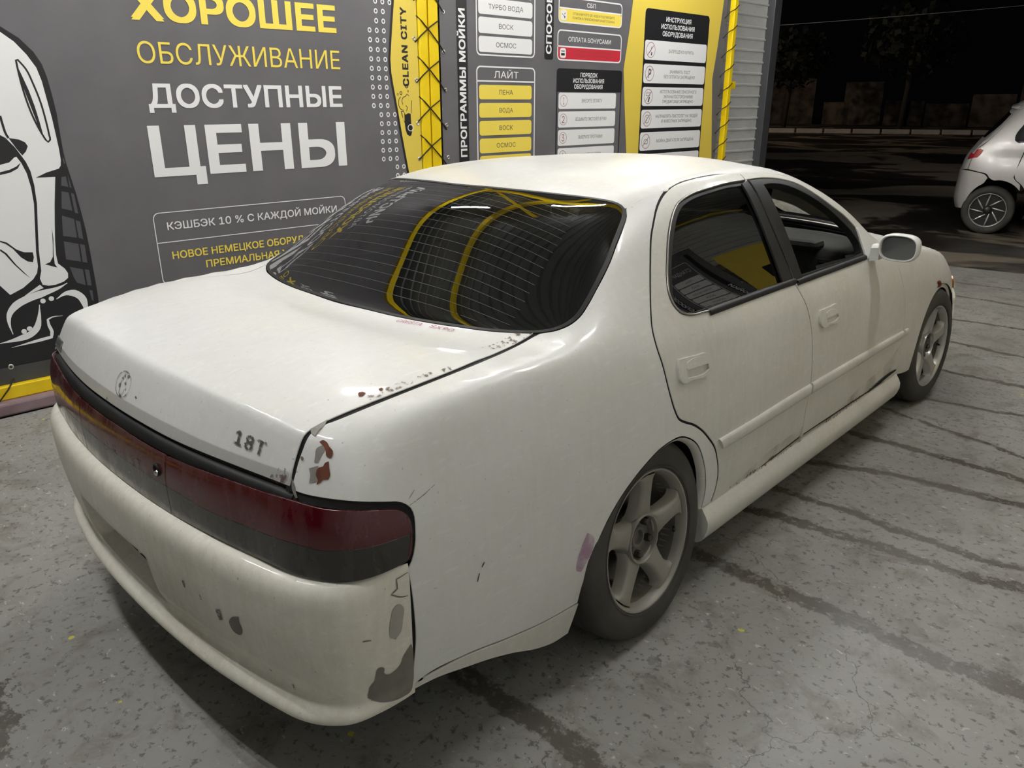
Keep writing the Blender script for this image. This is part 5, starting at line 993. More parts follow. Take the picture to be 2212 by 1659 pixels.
# dark carrier behind lenses and the band under the boot lid
car_o=[(0,-1.128,.838),(.3,-1.115,.838),(.5,-1.09,.838),(.66,-1.06,.836)]+[(.7217,-1.0503,.826),(.756,-1.0299,.823),(.7979,-.9914,.8165),(.8157,-.9278,.797),(.821,-.8871,.781),(.8275,-.866,.762),(.832,-.860,.7411),(.835,-.862,.7132),(.838,-.869,.6776),(.8395,-.880,.642),(.83,-.93,.638),(.80,-1.01,.634),(.75,-1.05,.634),(.66,-1.08,.636),(.42,-1.12,.636),(.2,-1.137,.636),(0,-1.14,.636)]
both('lamp_carrier',panel(SH,car_o,dl,.025,offset=-.013,inset=0,flange=.012),M['trim_black'])
def band(P,z0,z1,out,mt,name,nn=40):
    P=spline(P,.03); R_=[]
    for p in P:
        a,na=SH.near((p[0],p[1],z0)); b,nb=SH.near((p[0],p[1],z1)); R_.append([b-nb*.016,b-nb*.010,a+na*.0035,a-na*.008])
    g=Geo(); loft(g,R_); return g
bt=[(-.69,-1.062,0),(-.59,-1.083,0),(-.40,-1.112,0),(-.2,-1.13,0),(0,-1.135,0),(.2,-1.13,0),(.40,-1.112,0),(.59,-1.083,0),(.69,-1.062,0)]
emit('lamp_upper_band',band(bt,.7985,.829,.006,None,''),M['trim_black'],CAR)
# --- rear bumper: plan curve offset row by row
PL=[(0,-1.146),(.12,-1.1445),(.25,-1.139),(.38,-1.129),(.50,-1.113),(.60,-1.096),(.68,-1.077),(.735,-1.053),(.775,-1.022),(.803,-.982),(.823,-.945),(.834,-.915),(.839,-.894)]
PS=np.array(spline([(x,y,0) for x,y in PL],.010)); 
tg=np.gradient(PS,axis=0); tg/=np.linalg.norm(tg,axis=1)[:,None]; pn=np.stack([-tg[:,1]*-1,-tg[:,0],tg[:,0]*0],1)
pn=np.stack([tg[:,1],-tg[:,0],0*tg[:,0]],1)
s_=np.concatenate([[0],np.cumsum(np.linalg.norm(np.diff(PS,axis=0),axis=1))]); sm=s_[-1]
ROWS=[(.646,-.020),(.646,-.004),(.642,.012),(.635,.027),(.620,.037),(.598,.041),(.57,.041),(.52,.039),(.485,.036),(.46,.033),(.43,.029),(.405,.025),(.38,.020),(.355,.010),(.328,.003),(.310,.010),(.294,.025),(.279,.029),(.267,.021),(.262,.0),(.263,-.05)]
def recess(x,z):
    f=lambda v,a,b:max(0,min(1,(v-a)/(b-a)))
    e=lambda v,a,b:f(v,a,b)**2*(3-2*f(v,a,b))
    return e(x,-.322,-.308)*(1-e(x,.133,.147))*e(z,.338,.350)*(1-e(z,.474,.488))
g=Geo(); NR=len(ROWS); rows=[]
zz=[r[0] for r in ROWS]; oo=[r[1] for r in ROWS]
# refine rows
Rz=[];Ro=[]
for i in range(NR-1):
    m_=3 if 1<=i<NR-2 else 1
    for k in range(m_): 
        t=k/m_; P0=ROWS[max(i-1,0)];P1=ROWS[i];P2=ROWS[i+1];P3=ROWS[min(i+2,NR-1)]
        cr=lambda a,b,c,d:.5*((2*b)+(-a+c)*t+(2*a-5*b+4*c-d)*t*t+(-a+3*b-3*c+d)*t**3)
        Rz.append(cr(P0[0],P1[0],P2[0],P3[0]));Ro.append(cr(P0[1],P1[1],P2[1],P3[1]))
Rz.append(ROWS[-1][0]);Ro.append(ROWS[-1][1])
full=[(-1,i) for i in range(len(PS)-1,0,-1)]+[(1,i) for i in range(len(PS))]
for z,o in zip(Rz,Ro):
    row=[]
    for sgn,i in full:
        k=(sm-s_[i])/.16; k=max(0,min(1,k)); k=k*k*(3-2*k)
        zz_=z+ (.043*(1-max(0,min(1,(z-.262)/.25)))*(1-max(0,min(1,(sm-s_[i])/.26)))**1.5)
        ll=o*(.12+.88*k); x,y=PS[i,0]+pn[i,0]*ll,PS[i,1]+pn[i,1]*ll
        x*=sgn; y+=.05*recess(x,z); row.append((x,y,zz_))
    rows.append(row)
loft(g,rows)
BUMP=emit('rear_bumper',g,M['paint_bumper'],CAR)
bb=BVHTree.FromPolygons([Vector(p) for p in g.v],g.f)
class BShell:
    bvh=bb
    def near(s,p): h=bb.find_nearest(Vector(p)); n=np.array(h[1]); n=n if n[1]<.3 and not(n[1]>0 and n[0]*p[0]<0) else -n; return np.array(h[0]),n
    def cast(s,p,d):
        h=bb.ray_cast(Vector(p),Vector(d))
        if h[0] is None: return None
        n=np.array(h[1]); return np.array(h[0]),(n if n@np.array(d)<0 else -n)
BS=BShell()
# --- side skirt
def skirt_ring(y,e=1):
    p0,n0=SH.near((.87,y,.292)); x=p0[0]
    return [(x-.012,y,.296),(x+.002,y,.290),(x+.006,y,.282),(x+.016,y,.268),(x+.026,y,.248),(x+.027,y,.222),(x+.018,y,.192),(x+.008,y,.172),(x-.008,y,.160),(x-.05,y,.158)]
g=Geo(); ys=[.325]+list(np.linspace(.34,2.19,30))+[2.205]; loft(g,[skirt_ring(y) for y in ys]); g.add(skirt_ring(.325),[tuple(range(10))]); g.add(skirt_ring(2.205),[tuple(range(10))])
SK=both('side_skirt',g,M['paint_side'])
# --- seals below the gaps
for ln,w_ in ((GAP,.03),(RD,.03),(BGp,.03),(RG,.03),(D['seam'],.02),(D['fendgap'],.03),(BG,.03),(LQ,.03),(SP,.02)):
    both('gap_seal',ribbon(SH,ln,w_,.0042),M['seal'])
hg=[(.693,2.15,.953),(.675,2.40,.915),(.668,2.73,.862),(.662,2.95,.812),(.657,3.20,.742)]; both('gap_seal',ribbon(SH,hg,.03,.0042),M['seal'])
# --- dark inner body (stops light shining through), open at windows and wheel arches
co=SH.co-SH.nv*.03; keep=[]
for q in SH.f:
    c=SH.co[q].mean(0)
    if c[2]>.965 and -.42<c[1]<2.35 and not (c[1]<-.2 and c[2]<.97): continue
    if c[2]<.27 or (c[2]<.31 and c[1]<-.25): continue
    if abs(c[0])>.5 and (c[1]**2+(c[2]-.3)**2<.36**2 or (c[1]-2.755)**2+(c[2]-.3)**2<.365**2): continue
    keep.append(q)
us=sorted({int(i) for q in keep for i in q}); mp={o:i for i,o in enumerate(us)}
g=Geo(); g.add(co[us],[tuple(mp[int(i)] for i in q) for q in keep]); emit('inner_body',g,M['inner'],CAR)
g=Geo(); g.smooth=False; box(g,(0,1.25,.245),(1.5,3.9,.05)); emit('underbody',g,M['inner'],CAR)
for yc,r in ((0,.375),(2.755,.375)):
    g=Geo(); 
    V=[(x,yc+r*ca(t),.28+r*sa(t)) for x in (.855,.52) for t in np.radians(np.linspace(8,172,26))]; n=26
    g.add(V,[(i,i+1,n+i+1,n+i) for i in range(n-1)]); k=len(g.v); g.add([(.52,yc+r*ca(t),.28+r*sa(t)) for t in np.radians(np.linspace(8,172,26))],[tuple(range(26))])
    both('wheel_liner',g,M['inner'])
# lip of the wheel arch
g=Geo(); R_=[]
for p in spline(AR,.03):
    q,n=SH.near(p); c=np.array((q[0],0.02,.28)); inn=c-q; inn[0]=0; inn/=np.linalg.norm(inn); R_.append([q-n*.001,q+inn*.004-n*.004,q+inn*.012-n*.012,q+inn*.014-n*.026])
loft(g,R_); sub('arch_lip',g,M['paint_side'],Q)
# ------------------------------------------------------------------ wheels
def wheel(loc,camber,toe,side,spoke0,rimmat,name='wheel'):
    e=bpy.data.objects.new(name,None); link(e,CAR); e.location=(loc[0]*side,loc[1],loc[2]); e.rotation_euler=(0,-camber*side,-toe*side)
    def put(nm,g,mt,**k): return emit(nm,g if side>0 else g.mirror(),mt,e,**k)
    g=Geo(); pr=[(.213,-.012),(.222,-.002),(.228,.006),(.245,.009),(.268,.008),(.290,.003),(.303,-.004),(.311,-.018),(.3165,-.036)]
    for a in (-.06,-.095,-.13): pr+=[(.3165,a+.004),(.309,a),(.309,a-.006),(.316,a-.010)]
    pr+=[(.312,-.172),(.300,-.192),(.28,-.203),(.25,-.205),(.215,-.197)]
    lathe(g,pr,96); put('tyre',g,M['tyre'],sharp=50)
    g=Geo(); ringp=[(.2285,.0085),(.2305,.0098),(.2325,.0085)]; lathe(g,ringp,64); put('tyre_bead',g,M['tyre'])
    g=Geo(); lathe(g,[(.212,-.016),(.2222,-.006),(.2239,.001),(.2215,.004),(.217,.003),(.2125,-.003),(.208,-.014),(.203,-.035),(.197,-.075)],72)
    # five spokes
    for k in range(5):
        t=spoke0+math.radians(72*k); u=np.array((0,ca(t),sa(t))); w=np.array((0,-sa(t),ca(t))); R_=[]
        for r,hw,x in ((.066,.048,-.030),(.076,.041,-.020),(.088,.035,-.016),(.11,.0295,-.012),(.14,.027,-.008),(.168,.027,-.005),(.188,.0295,-.004),(.199,.037,-.005),(.206,.050,-.008)):
            b=.010; q=[(-hw-b,x-.040),(-hw-.002,x-.010),(-hw+.004,x-.002),(-hw+.010,x),(0,x+.0008),(hw-.010,x),(hw-.004,x-.002),(hw+.002,x-.010),(hw+b,x-.040)]
            R_.append([u*math.sqrt(max(r*r-(s*s if r>.18 else 0),1e-4))+w*s+np.array((xx,0,0)) for s,xx in q])
        loft(g,R_)
    lathe(g,[(.080,-.045),(.0795,-.020),(.077,-.0145),(.0735,-.0145),(.071,-.018),(.070,-.050)],48)
    put('rim',g,rimmat,sharp=38)
    g=Geo(); lathe(g,[(.2035,-.03),(.197,-.075),(.192,-.11),(.190,-.19)],64); put('rim_barrel',g,M['rim_barrel'])
    g=Geo(); lathe(g,[(.0715,-.047),(.034,-.047),(.034,-.040),(.031,-.037),(.024,-.037),(.022,-.050),(.0005,-.050)],40); put('hub_seat',g,M['rim_barrel'],sharp=40)
    g=Geo(); lathe(g,[(.145,-.085),(.15,-.088),(.15,-.108),(.145,-.11)],56); lathe(g,[(.0005,-.07),(.072,-.07),(.078,-.085),(.145,-.085)],56); put('brake_disc',g,M['disc'],sharp=40)
    g=Geo(); lathe(g,[(.0005,-.115),(.195,-.115)],40); put('back_plate',g,M['inner'])
    for k in range(5):
        t=spoke0+math.radians(36+72*k); g=Geo(); lathe(g,[(.0125,-.05),(.0125,-.030),(.0105,-.025),(.006,-.024),(.0005,-.024)],6); g.v=[(x,y+.0545*ca(t),z+.0545*sa(t)) for x,y,z in g.v]; g.smooth=False; put('wheel_nut',g,M['nut'])
    t=spoke0-math.radians(98); g=Geo(); c=np.array((0,ca(t),sa(t))); tube(g,[c*.196+np.array((-.03,0,0)),c*.178+np.array((-.018,0,0)),c*.160+np.array((-.008,0,0))],.005,8); put('valve_stem',g,M['trim_black'])
    return e
for s in (1,-1):
    wheel((.8724,0,.318),.1091,-.0233,s,math.radians(85),M['rim_dirty'])
    wheel((.8715,2.729,.318),.036,.0475 if s>0 else -.0475,s,math.radians(88),M['rim_clean'])
# ------------------------------------------------------------------ door mirrors
def superring(cx,y,cz,a,b,p=2.9,n=36,sk=0):
    out=[]
    for k in range(n):
        t=2*math.pi*k/n; c,s=ca(t),sa(t); out.append((cx+a*abs(c)**(2/p)*(1 if c>0 else -1),y+sk*s,cz+b*abs(s)**(2/p)*(1 if s>0 else -1)))
    return out
mc=(.924,1.70,.990); A_,B_=.0795,.0575
g=Geo(); loft(g,[superring(mc[0],mc[1]+dy,mc[2]+dz,A_*k,B_*k2) for dy,k,k2,dz in ((.012,.86,.84,0),(.001,.89,.87,0),(-.001,.93,.92,0),(.004,.985,.98,0),(.02,1.02,1.02,0),(.045,1.0,.98,.001),(.07,.90,.86,.003),(.09,.72,.66,.005),(.102,.45,.4,.006),(.106,.1,.1,.006))],closed=True)
arm=[]
for t,(w_,h_) in zip((0,.5,1),((.042,.036),(.036,.033),(.03,.034))):
    c=np.array((.812,1.755,.955))*(1-t)+np.array((.848,1.748,.962))*t; arm.append([(c[0],c[1]+a*w_,c[2]+b*h_) for a,b in ((-1,-1),(1,-1),(1,.6),(.6,1),(-.6,1),(-1,.6))])
loft(g,arm,closed=True)
MH=[emit('door_mirror',g,M['paint'],FDO[0],sharp=45),emit('door_mirror',g.mirror(),M['paint'],FDO[1],sharp=45)]
g=Geo(); r=superring(mc[0],mc[1]+.011,mc[2],A_*.87,B_*.85); g.add(r+[(mc[0],mc[1]+.0085,mc[2])],[(i,(i+1)%36,36) for i in range(36)]); g.smooth=True
g.f=[f[::-1] for f in g.f]; emit('mirror_glass',g,M['mirror_glass'],FDO[0]); emit('mirror_glass',g.mirror(),M['mirror_glass'],FDO[1])
sail=[(.741,1.712,1.056),(.733,1.79,1.05),(.765,1.86,.985),(.803,1.86,.925),(.8035,1.70,.931),(.772,1.705,.996)]
sub('mirror_base',panel(SH,sail,(1,.1,.4),.02,offset=.005,inset=0,flange=.01),M['paint'],FDO)
# black joint covers on the door pillars
bp1=[(.598,.895,1.288),(.592,.955,1.297),(.700,.962,1.13),(.8065,.984,.945),(.8035,.895,.951)]
sub('pillar_cover',panel(SH,bp1,(1,0,.35),.02,offset=.0018,inset=.001,flange=.008),M['trim_black'],RDO)
bp2=[(.590,.961,1.297),(.594,1.05,1.285),(.700,1.053,1.12),(.801,1.055,.945),(.8065,.990,.945),(.700,.968,1.13)]
sub('pillar_cover',panel(SH,bp2,(1,0,.35),.02,offset=.0018,inset=.001,flange=.008),M['trim_black'],FDO)
# ------------------------------------------------------------------ cabin
e=bpy.data.objects.new('dashboard',None); link(e,CAR)
prof=[(2.30,.90),(2.22,.935),(2.05,.935),(1.93,.925),(1.885,.905),(1.87,.87),(1.865,.78),(1.90,.66),(1.98,.55)]
g=Geo(); loft(g,[[(x,y-.05*(1-(x/.7)**2)*(0 if i<2 else 1),z+.015*(1-(x/.7)**2)*(1 if i<5 else 0)) for i,(y,z) in enumerate(prof)] for x in np.linspace(-.70,.70,25)]); emit('dash_top',g,M['plastic'],e,sharp=50)
for xv in (.60,-.60,.09,-.09):
    g=Geo(); g.smooth=False; box(g,(xv,1.858,.835),(.13,.02,.085)); emit('vent_frame',g,M['plastic'],e,bevel=.006)
    g=Geo(); g.smooth=False
    for k in range(5): box(g,(xv,1.846,.807+.014*k),(.11,.014,.006),Matrix.Rotation(.5,3,'X'))
    emit('vent_slats',g,M['stain'] if False else M['trim_black'],e)
g=Geo(); g.smooth=False; box(g,(.37,1.86,.935),(.34,.12,.05)); emit('instrument_cowl',g,M['plastic'],e,bevel=.03)
e=bpy.data.objects.new('steering_wheel',None); link(e,CAR); Rm=Matrix.Rotation(math.radians(-62),3,'X'); c=Vector((.37,1.60,.835))
g=Geo(); tube(g,[c+Rm@Vector((.185*ca(t),.185*sa(t),0)) for t in np.linspace(0,2*math.pi,40,endpoint=False)],.0145,10,closed=True); emit('wheel_rim',g,M['trim_black'],e)
g=Geo()
for t in (0,math.pi,-math.pi/2): tube(g,[c+Rm@Vector((0,0,-.02)),c+Rm@Vector((.18*ca(t),.18*sa(t),0))],.014,8)
lathe_=Geo(); lathe(lathe_,[(.001,.01),(.05,.012),(.075,-.01),(.06,-.05),(.001,-.05)],20); lathe_.v=[tuple(c+Rm@Vector((y,z,x))) for x,y,z in lathe_.v]; g.merge(lathe_); emit('wheel_hub',g,M['trim_black'],e)
g=Geo(); tube(g,[c+Rm@Vector((0,0,-.03)),c+Rm@Vector((0,0,-.30))],.035,10); emit('steering_column',g,M['trim_black'],e)
for x in (.36,-.36):
    e=bpy.data.objects.new('front_seat',None); link(e,CAR)
    g=Geo(); g.smooth=True; box(g,(x,1.15,.42),(.50,.52,.16)); emit('seat_cushion',g,M['cloth'],e,subsurf=0,bevel=.05)
    g=Geo(); box(g,(x,.86,.72),(.50,.14,.62),Matrix.Rotation(math.radians(-18) if False else math.radians(16),3,'X')); emit('seat_back',g,M['cloth'],e,bevel=.05)
    g=Geo(); box(g,(x,.76,1.10),(.26,.09,.15),Matrix.Rotation(math.radians(12),3,'X')); emit('head_rest',g,M['cloth'],e,bevel=.03)
g=Geo(); box(g,(0,.32,.42),(1.25,.5,.16)); emit('rear_bench',g,M['cloth'],CAR,bevel=.05)
g=Geo(); box(g,(0,.02,.70),(1.25,.16,.55),Matrix.Rotation(.35,3,'X')); emit('rear_backrest',g,M['cloth'],CAR,bevel=.05)
g=Geo(); g.smooth=False; box(g,(0,-.20,.945),(1.30,.42,.02)); emit('parcel_shelf',g,M['cloth'],CAR)
hl_=[(p[0]*.97,p[1],p[2]) for p in half]
emit('headliner',panel(SH,hl_+rev(flipx(hl_))[1:-1],(0,0,1),.05,offset=-.028,inset=.01,flange=0),M['inner'],CAR)
# ------------------------------------------------------------------ wear, marks and lettering on the body
def decal(name,P,mt,par,d=(1,-.9,.45),shell=SH,off=.0016,sp=.008): return emit(name,panel(shell,P,d,sp,offset=off,inset=0,flange=0,step=sp*.7,corner=70),M[mt],par)
def lines(name,segs,w,mt,par,shell=SH,off=.0018):
    g=Geo()
    for P in segs:
        P=spline(P,.012); V=[]
        for i,p in enumerate(P):
            t=P[min(i+1,len(P)-1)]-P[max(i-1,0)]; q,n=shell.near(p); s=np.cross(t,n); s/=np.linalg.norm(s)+1e-12; k=w*(.35+.65*math.sin(math.pi*min(1,max(0,(i+.5)/len(P)))))
            V+=[q+n*off-s*k/2,q+n*off+s*k/2]
        g.add(V,[(2*i,2*i+2,2*i+3,2*i+1) for i in range(len(P)-1)])
    return emit(name,g,M[mt],par)
lines('pillar_joint',[[(.590,.957,1.299),(.645,.962,1.22),(.700,.965,1.13),(.76,.975,1.03),(.8065,.987,.942)]],.016,'seal',FDO[0],off=.0042)
for k in ('rust_a','rust_b'): decal('rust_patch',D[k],'rust',Q[0])
for k in ('grey_a','grey_b','chip_top'): decal('bare_patch',D[k],'primer_pocket_shade',Q[0],off=.0014)
decal('torn_edge',D['tear'],'rust_specks',Q[0],off=.002); decal('torn_edge',D['edge_rust'],'filler',Q[0],off=.002)
decal('pink_overspray',D['pink'],'pink_haze',Q[0])
lines('scratch',[D['qscr1'],D['qscr2']],.003,'trim_black',Q[0])
lines('scratch',[[(.8215,-.868,.785),(.823,-.852,.80)],[(.8245,-.872,.770),(.829,-.83,.782),(.833,-.80,.795)]],.0018,'residue',Q[0])
RBN=[tuple(BS.near(p)[0]) for p in D['bare']]; decal('bare_plastic',RBN,'filler',BUMP,(1,-.8,.2),BS)
decal('dull_patch',[tuple(BS.near(p)[0]) for p in D['stain']],'stain',BUMP,(1,-.8,.2),BS)
decal('paint_chip',[tuple(BS.near(p)[0]) for p in D['bump_hole']],'filler',BUMP,(.3,-1,.1),BS)
lines('paint_crack',[[(.836,-.897,.628),(.829,-.925,.622),(.831,-.925,.60),(.825,-.94,.592),(.832,-.915,.575),(.838,-.90,.572)],[(.80,-.99,.335),(.815,-.965,.330),(.80,-.985,.32)],[(.79,-1.0,.505),(.80,-.985,.50)]],.0035,'filler',BUMP,BS)
for p,r in (((.47,-1.15,.47),.014),((.405,-1.16,.49),.006),((.34,-1.165,.50),.008),((.60,-1.12,.36),.005),((.66,-1.10,.335),.006)):
    q,n=BS.near(p); decal('paint_chip',[tuple(q+np.array((r*ca(t)*(.6+.4*RNG.rand()),0,1.6*r*sa(t)*(.6+.5*RNG.rand())))) for t in np.linspace(0,2*math.pi,11,endpoint=False)],'residue',BUMP,(.3,-1,.1),BS)
# number-plate recess: bolt, hole, cracked strip
q,n=BS.near((-.06,-1.13,.395)); g=Geo(); lathe(g,[(.0005,.010),(.007,.009),(.010,.004),(.011,-.002)],14); g.v=[(q[0]+y,q[1]-x,q[2]+z) for x,y,z in g.v]; emit('plate_bolt',g,M['paint_bumper'],BUMP)
q,n=BS.near((-.115,-1.13,.425)); decal('bolt_hole',[tuple(q+np.array(v)) for v in ((-.012,0,0),(0,0,.012),(.012,0,0),(0,0,-.012))],'seal',BUMP,(0,-1,.1),BS)
decal('recess_tear',[(-.12,-1.11,.468),(-.02,-1.11,.462),(.06,-1.11,.455),(.085,-1.11,.43),(.10,-1.11,.405),(.118,-1.11,.44),(.118,-1.11,.47),(.0,-1.11,.474),(-.10,-1.11,.476)],'seal',BUMP,(0,-1,.05),BS,.0025)
lines('recess_tear',[[(-.30,-1.12,.47),(-.20,-1.12,.475),(-.10,-1.12,.468),(.0,-1.12,.47),(.10,-1.12,.468)]],.010,'seal',BUMP,BS,.003)
lines('recess_tear',[[(.06,-1.12,.466),(.085,-1.12,.45),(.10,-1.12,.425)],[(-.24,-1.12,.45),(-.22,-1.12,.43),(-.235,-1.12,.41)]],.008,'seal',BUMP,BS,.003)
decal('plate_field',[(-.29,-1.12,.355),(.115,-1.12,.355),(.115,-1.12,.455),(-.29,-1.12,.46)],'stain',BUMP,(0,-1,.05),BS,.0012,.02)
# boot lid: badge ghosts, rust, marker writing
def put_text(name,s,L,R,h,par,mt,d,off=.002,bold=0,shell=SH,slant=0,space=1.0):
    v,f=text2d(s,bold,space); c0,c1=cap_height(bold); L=np.array(L);R=np.array(R); e=R-L; nn=shell.near((L+R)/2)[1]; up=np.cross(nn,e); up/=np.linalg.norm(up)
    if up[2]<0: up=-up
    x0,x1=v[:,0].min(),v[:,0].max(); g=Geo(); V=[]
    nb=max(1,len(v)//9) if bold>0 else len(v)
    for i_,(x,y) in enumerate(v):
        t=(y-c0)/(c1-c0); p=L+e*((x-x0)/(x1-x0))+up*h*t+e/np.linalg.norm(e)*slant*h*t
        q,n=shell.near(p); V.append(q+n*(off+5e-5*(i_//nb)))
    g.add(V,f); g.smooth=False; return emit(name,g,M[mt],par)
put_text('badge_ghost','18T',(.492,-1.067,.875),(.590,-1.055,.870),.031,BOOT,'residue',None,bold=.02,space=1.1)
cx,cz=-.021,.892
def on_boot(x,z): return tuple(SH.cast((x,-3,z),(0,1,0))[0])
lines('badge_ghost',[[on_boot(cx+.042*ca(t),cz+.03*sa(t)) for t in np.linspace(0,2*math.pi,30)],[on_boot(cx+.015*ca(t),cz+.028*sa(t)) for t in np.linspace(0,2*math.pi,24)]],.003,'residue',BOOT)
for dx,dz,r in ((-.018,-.006,.006),(.01,.004,.004),(-.004,.02,.004),(.016,.022,.005),(.03,-.02,.003),(.0,-.026,.004),(.085,-.012,.004),(-.07,-.052,.005),(-.01,.012,.004),(.02,-.008,.003)):
    decal('paint_chip',[on_boot(cx+dx+r*ca(t)*(.6+.6*RNG.rand()),cz+dz+r*sa(t)*(.6+.6*RNG.rand())) for t in np.linspace(0,2*math.pi,9,endpoint=False)],'filler',BOOT,(0,-1,.2),sp=.004)
bd=[(-.690,-1.043,.872),(-.588,-1.066,.877),(-.588,-1.074,.852),(-.690,-1.053,.846)]
bp_=emit('badge_plate',panel(SH,bd,(-.3,-1,.2),.02,offset=.004,inset=0,flange=.006),M['plate_dark'],BOOT)
put_text('badge_script','Grande',(-.678,-1.05,.855),(-.600,-1.068,.859),.010,bp_,'chrome_dull',None,off=.0052,slant=.2)
decal('rust_area',D['trunk_rust1'],'rust_specks',BOOT,(0,-.4,1)); decal('rust_area',[(.700,-.60,.984),(.690,-.72,.974),(.683,-.85,.962),(.664,-.85,.966),(.672,-.70,.977),(.685,-.60,.985)],'rust_specks',BOOT,(0,-.4,1))
for k,r in (('speck1',.010),('speck2',.006)):
    c=np.array(D[k][0]); decal('rust_spot',[tuple(c+np.array((r*ca(t)*(.5+.6*RNG.rand()),1.3*r*sa(t)*(.5+.6*RNG.rand()),0))) for t in np.linspace(0,2*math.pi,10,endpoint=False)],'rust',BOOT,(0,-.4,1),sp=.005)
decal('rust_area',[on_boot(.62,.835),on_boot(.672,.835),on_boot(.672,.862),on_boot(.645,.868)],'rust_specks',BOOT,(.3,-1,.2))
a,b=[np.array(p) for p in D['pinktext']]
put_text('marker_writing','CRESTA',tuple(a+np.array((0,-.020,0))),tuple(a+(b-a)*.46+np.array((0,-.020,0))),.016,BOOT,'pink_mark',None,slant=.3); put_text('marker_writing','SX90',tuple(a+(b-a)*.60+np.array((0,-.018,0))),tuple(b+np.array((0,-.018,0))),.015,BOOT,'pink_mark',None,slant=.3)
M['etch']=haze('etched_letter',(.22,.17,.14),.40,.55,60)
for ch,p in zip('CRESTA',D['cresta']):
    p=np.array(p); put_text('lens_letter',ch,tuple(p+np.array((-.013,0,-.013))),tuple(p+np.array((.011,0,-.013))),.026,GAR,'etch',None,off=.0062)
q,n=SH.near((.232,-1.138,.752)); g=Geo(); lathe(g,[(.016,.004),(.015,.008),(.011,.008),(.010,.002),(.0005,.002)],18); g.v=[(q[0]+y,q[1]-x,q[2]+z) for x,y,z in g.v]; KH=emit('lock_recess',g,M['seal'],GAR)
g=Geo(); lathe(g,[(.0005,.012),(.006,.011),(.0065,.004)],12); g.v=[(q[0]+y+.003,q[1]-x,q[2]+z-.006) for x,y,z in g.v]; emit('lock_barrel',g,M['grommet'],KH)
M['mud']=haze('road_dirt',(.36,.32,.24),.40,.85,9,.45)
decal('road_dirt',[(.87,1.35,.305),(.87,2.15,.33),(.872,2.15,.46),(.872,2.0,.40),(.872,1.7,.37)],'mud',FDO[0],(1,0,.2),sp=.02)
decal('road_dirt',[(.87,.50,.303),(.87,1.08,.303),(.872,1.08,.36),(.872,.8,.35)],'mud',RDO[0],(1,0,.2),sp=.02)
# torn lip of the front wheel arch, sill damage
c=np.array(D['frustA'][0]); g=Geo()
for k in range(7):
    a=RNG.rand(3)-.5; box(g,tuple(c+np.array((.004,a[1]*.03,a[2]*.03))),(.012,.014,.016),Matrix.Rotation(a[0]*3,3,'Y'))
emit('torn_metal',g,M['rust'],W_[0])
def seam_dirt(y0,y1,w,z,name='sill_dirt'):
    P=[SH.near((.87,y,z+.006*math.sin(y*40)))[0] for y in np.linspace(y0,y1,40)]; lines(name,[[tuple(p) for p in P]],w,'rust_specks',RDO[0],off=.003)
seam_dirt(.5,1.1,.02,.300); lines('sill_gap',[[(.868,1.80,.305),(.87,1.95,.316),(.87,2.08,.322),(.868,2.17,.322)]],.022,'seal',FDO[0],off=.003); lines('sill_dirt',[[(.87,1.2,.302),(.87,1.5,.303),(.87,1.85,.312)]],.03,'rust_specks',FDO[0],off=.0025)
# ------------------------------------------------------------------ parked hatchback in the yard
def svs(Y,W,belt,xb): return [(W-.05,Y,.20),(W-.01,Y,.38),(W,Y,.60),(W-.006,Y,.80),(W-.03,Y,.96),(xb,Y,belt)]
ST2=[[(.66,3.02,.22),(.70,3.02,.36),(.72,3.02,.52),(.71,3.0,.64),(.69,2.98,.74),(.66,2.95,.82),(.60,2.95,.845),(.5,2.98,.86),(.38,3.0,.868),(.2,3.02,.872),(0,3.03,.873)],
 svs(2.70,.81,.93,.76)+[(.70,2.70,.96),(.58,2.70,.975),(.4,2.70,.985),(.2,2.70,.99),(0,2.70,.992)],
 svs(2.30,.835,1.0,.79)+[(.72,2.30,1.035),(.60,2.32,1.05),(.42,2.36,1.06),(.2,2.4,1.065),(0,2.41,1.067)],
 svs(1.95,.84,1.04,.80)+[(.735,1.95,1.12),(.66,1.98,1.20),(.44,2.05,1.225),(.21,2.1,1.235),(0,2.11,1.238)],
 svs(1.50,.845,1.07,.805)+[(.735,1.50,1.28),(.645,1.46,1.44),(.45,1.50,1.495),(.22,1.52,1.51),(0,1.52,1.515)],
 svs(1.0,.845,1.08,.805)+[(.735,1.0,1.31),(.635,1.0,1.535),(.45,1.0,1.59),(.22,1.0,1.605),(0,1.0,1.61)],
 svs(.55,.845,1.09,.805)+[(.735,.55,1.32),(.632,.53,1.55),(.45,.52,1.61),(.22,.51,1.625),(0,.5,1.63)],
 svs(.12,.84,1.10,.80)+[(.735,.20,1.32),(.63,.24,1.535),(.45,.23,1.59),(.22,.23,1.605),(0,.23,1.61)],
 [(.75,-.28,.22),(.785,-.29,.40),(.795,-.29,.60),(.79,-.295,.80),(.775,-.27,.97),(.755,-.19,1.11),(.70,-.02,1.32),(.60,.12,1.51),(.44,.10,1.56),(.22,.09,1.575),(0,.085,1.58)]]
RE2=[[(.65,-.37,.25),(.68,-.42,.42),(.69,-.415,.60),(.69,-.41,.83),(.685,-.29,1.06)],[(.55,-.40,.25),(.56,-.455,.42),(.57,-.45,.60),(.57,-.43,.86),(.57,-.27,1.12)],[(.42,-.41,.25),(.42,-.47,.42),(.42,-.465,.60),(.42,-.44,.86),(.42,-.28,1.14)],[(.21,-.42,.25),(.21,-.48,.42),(.21,-.475,.60),(.21,-.45,.86),(.21,-.285,1.15)],[(0,-.42,.25),(0,-.485,.42),(0,-.48,.60),(0,-.45,.86),(0,-.285,1.15)]]
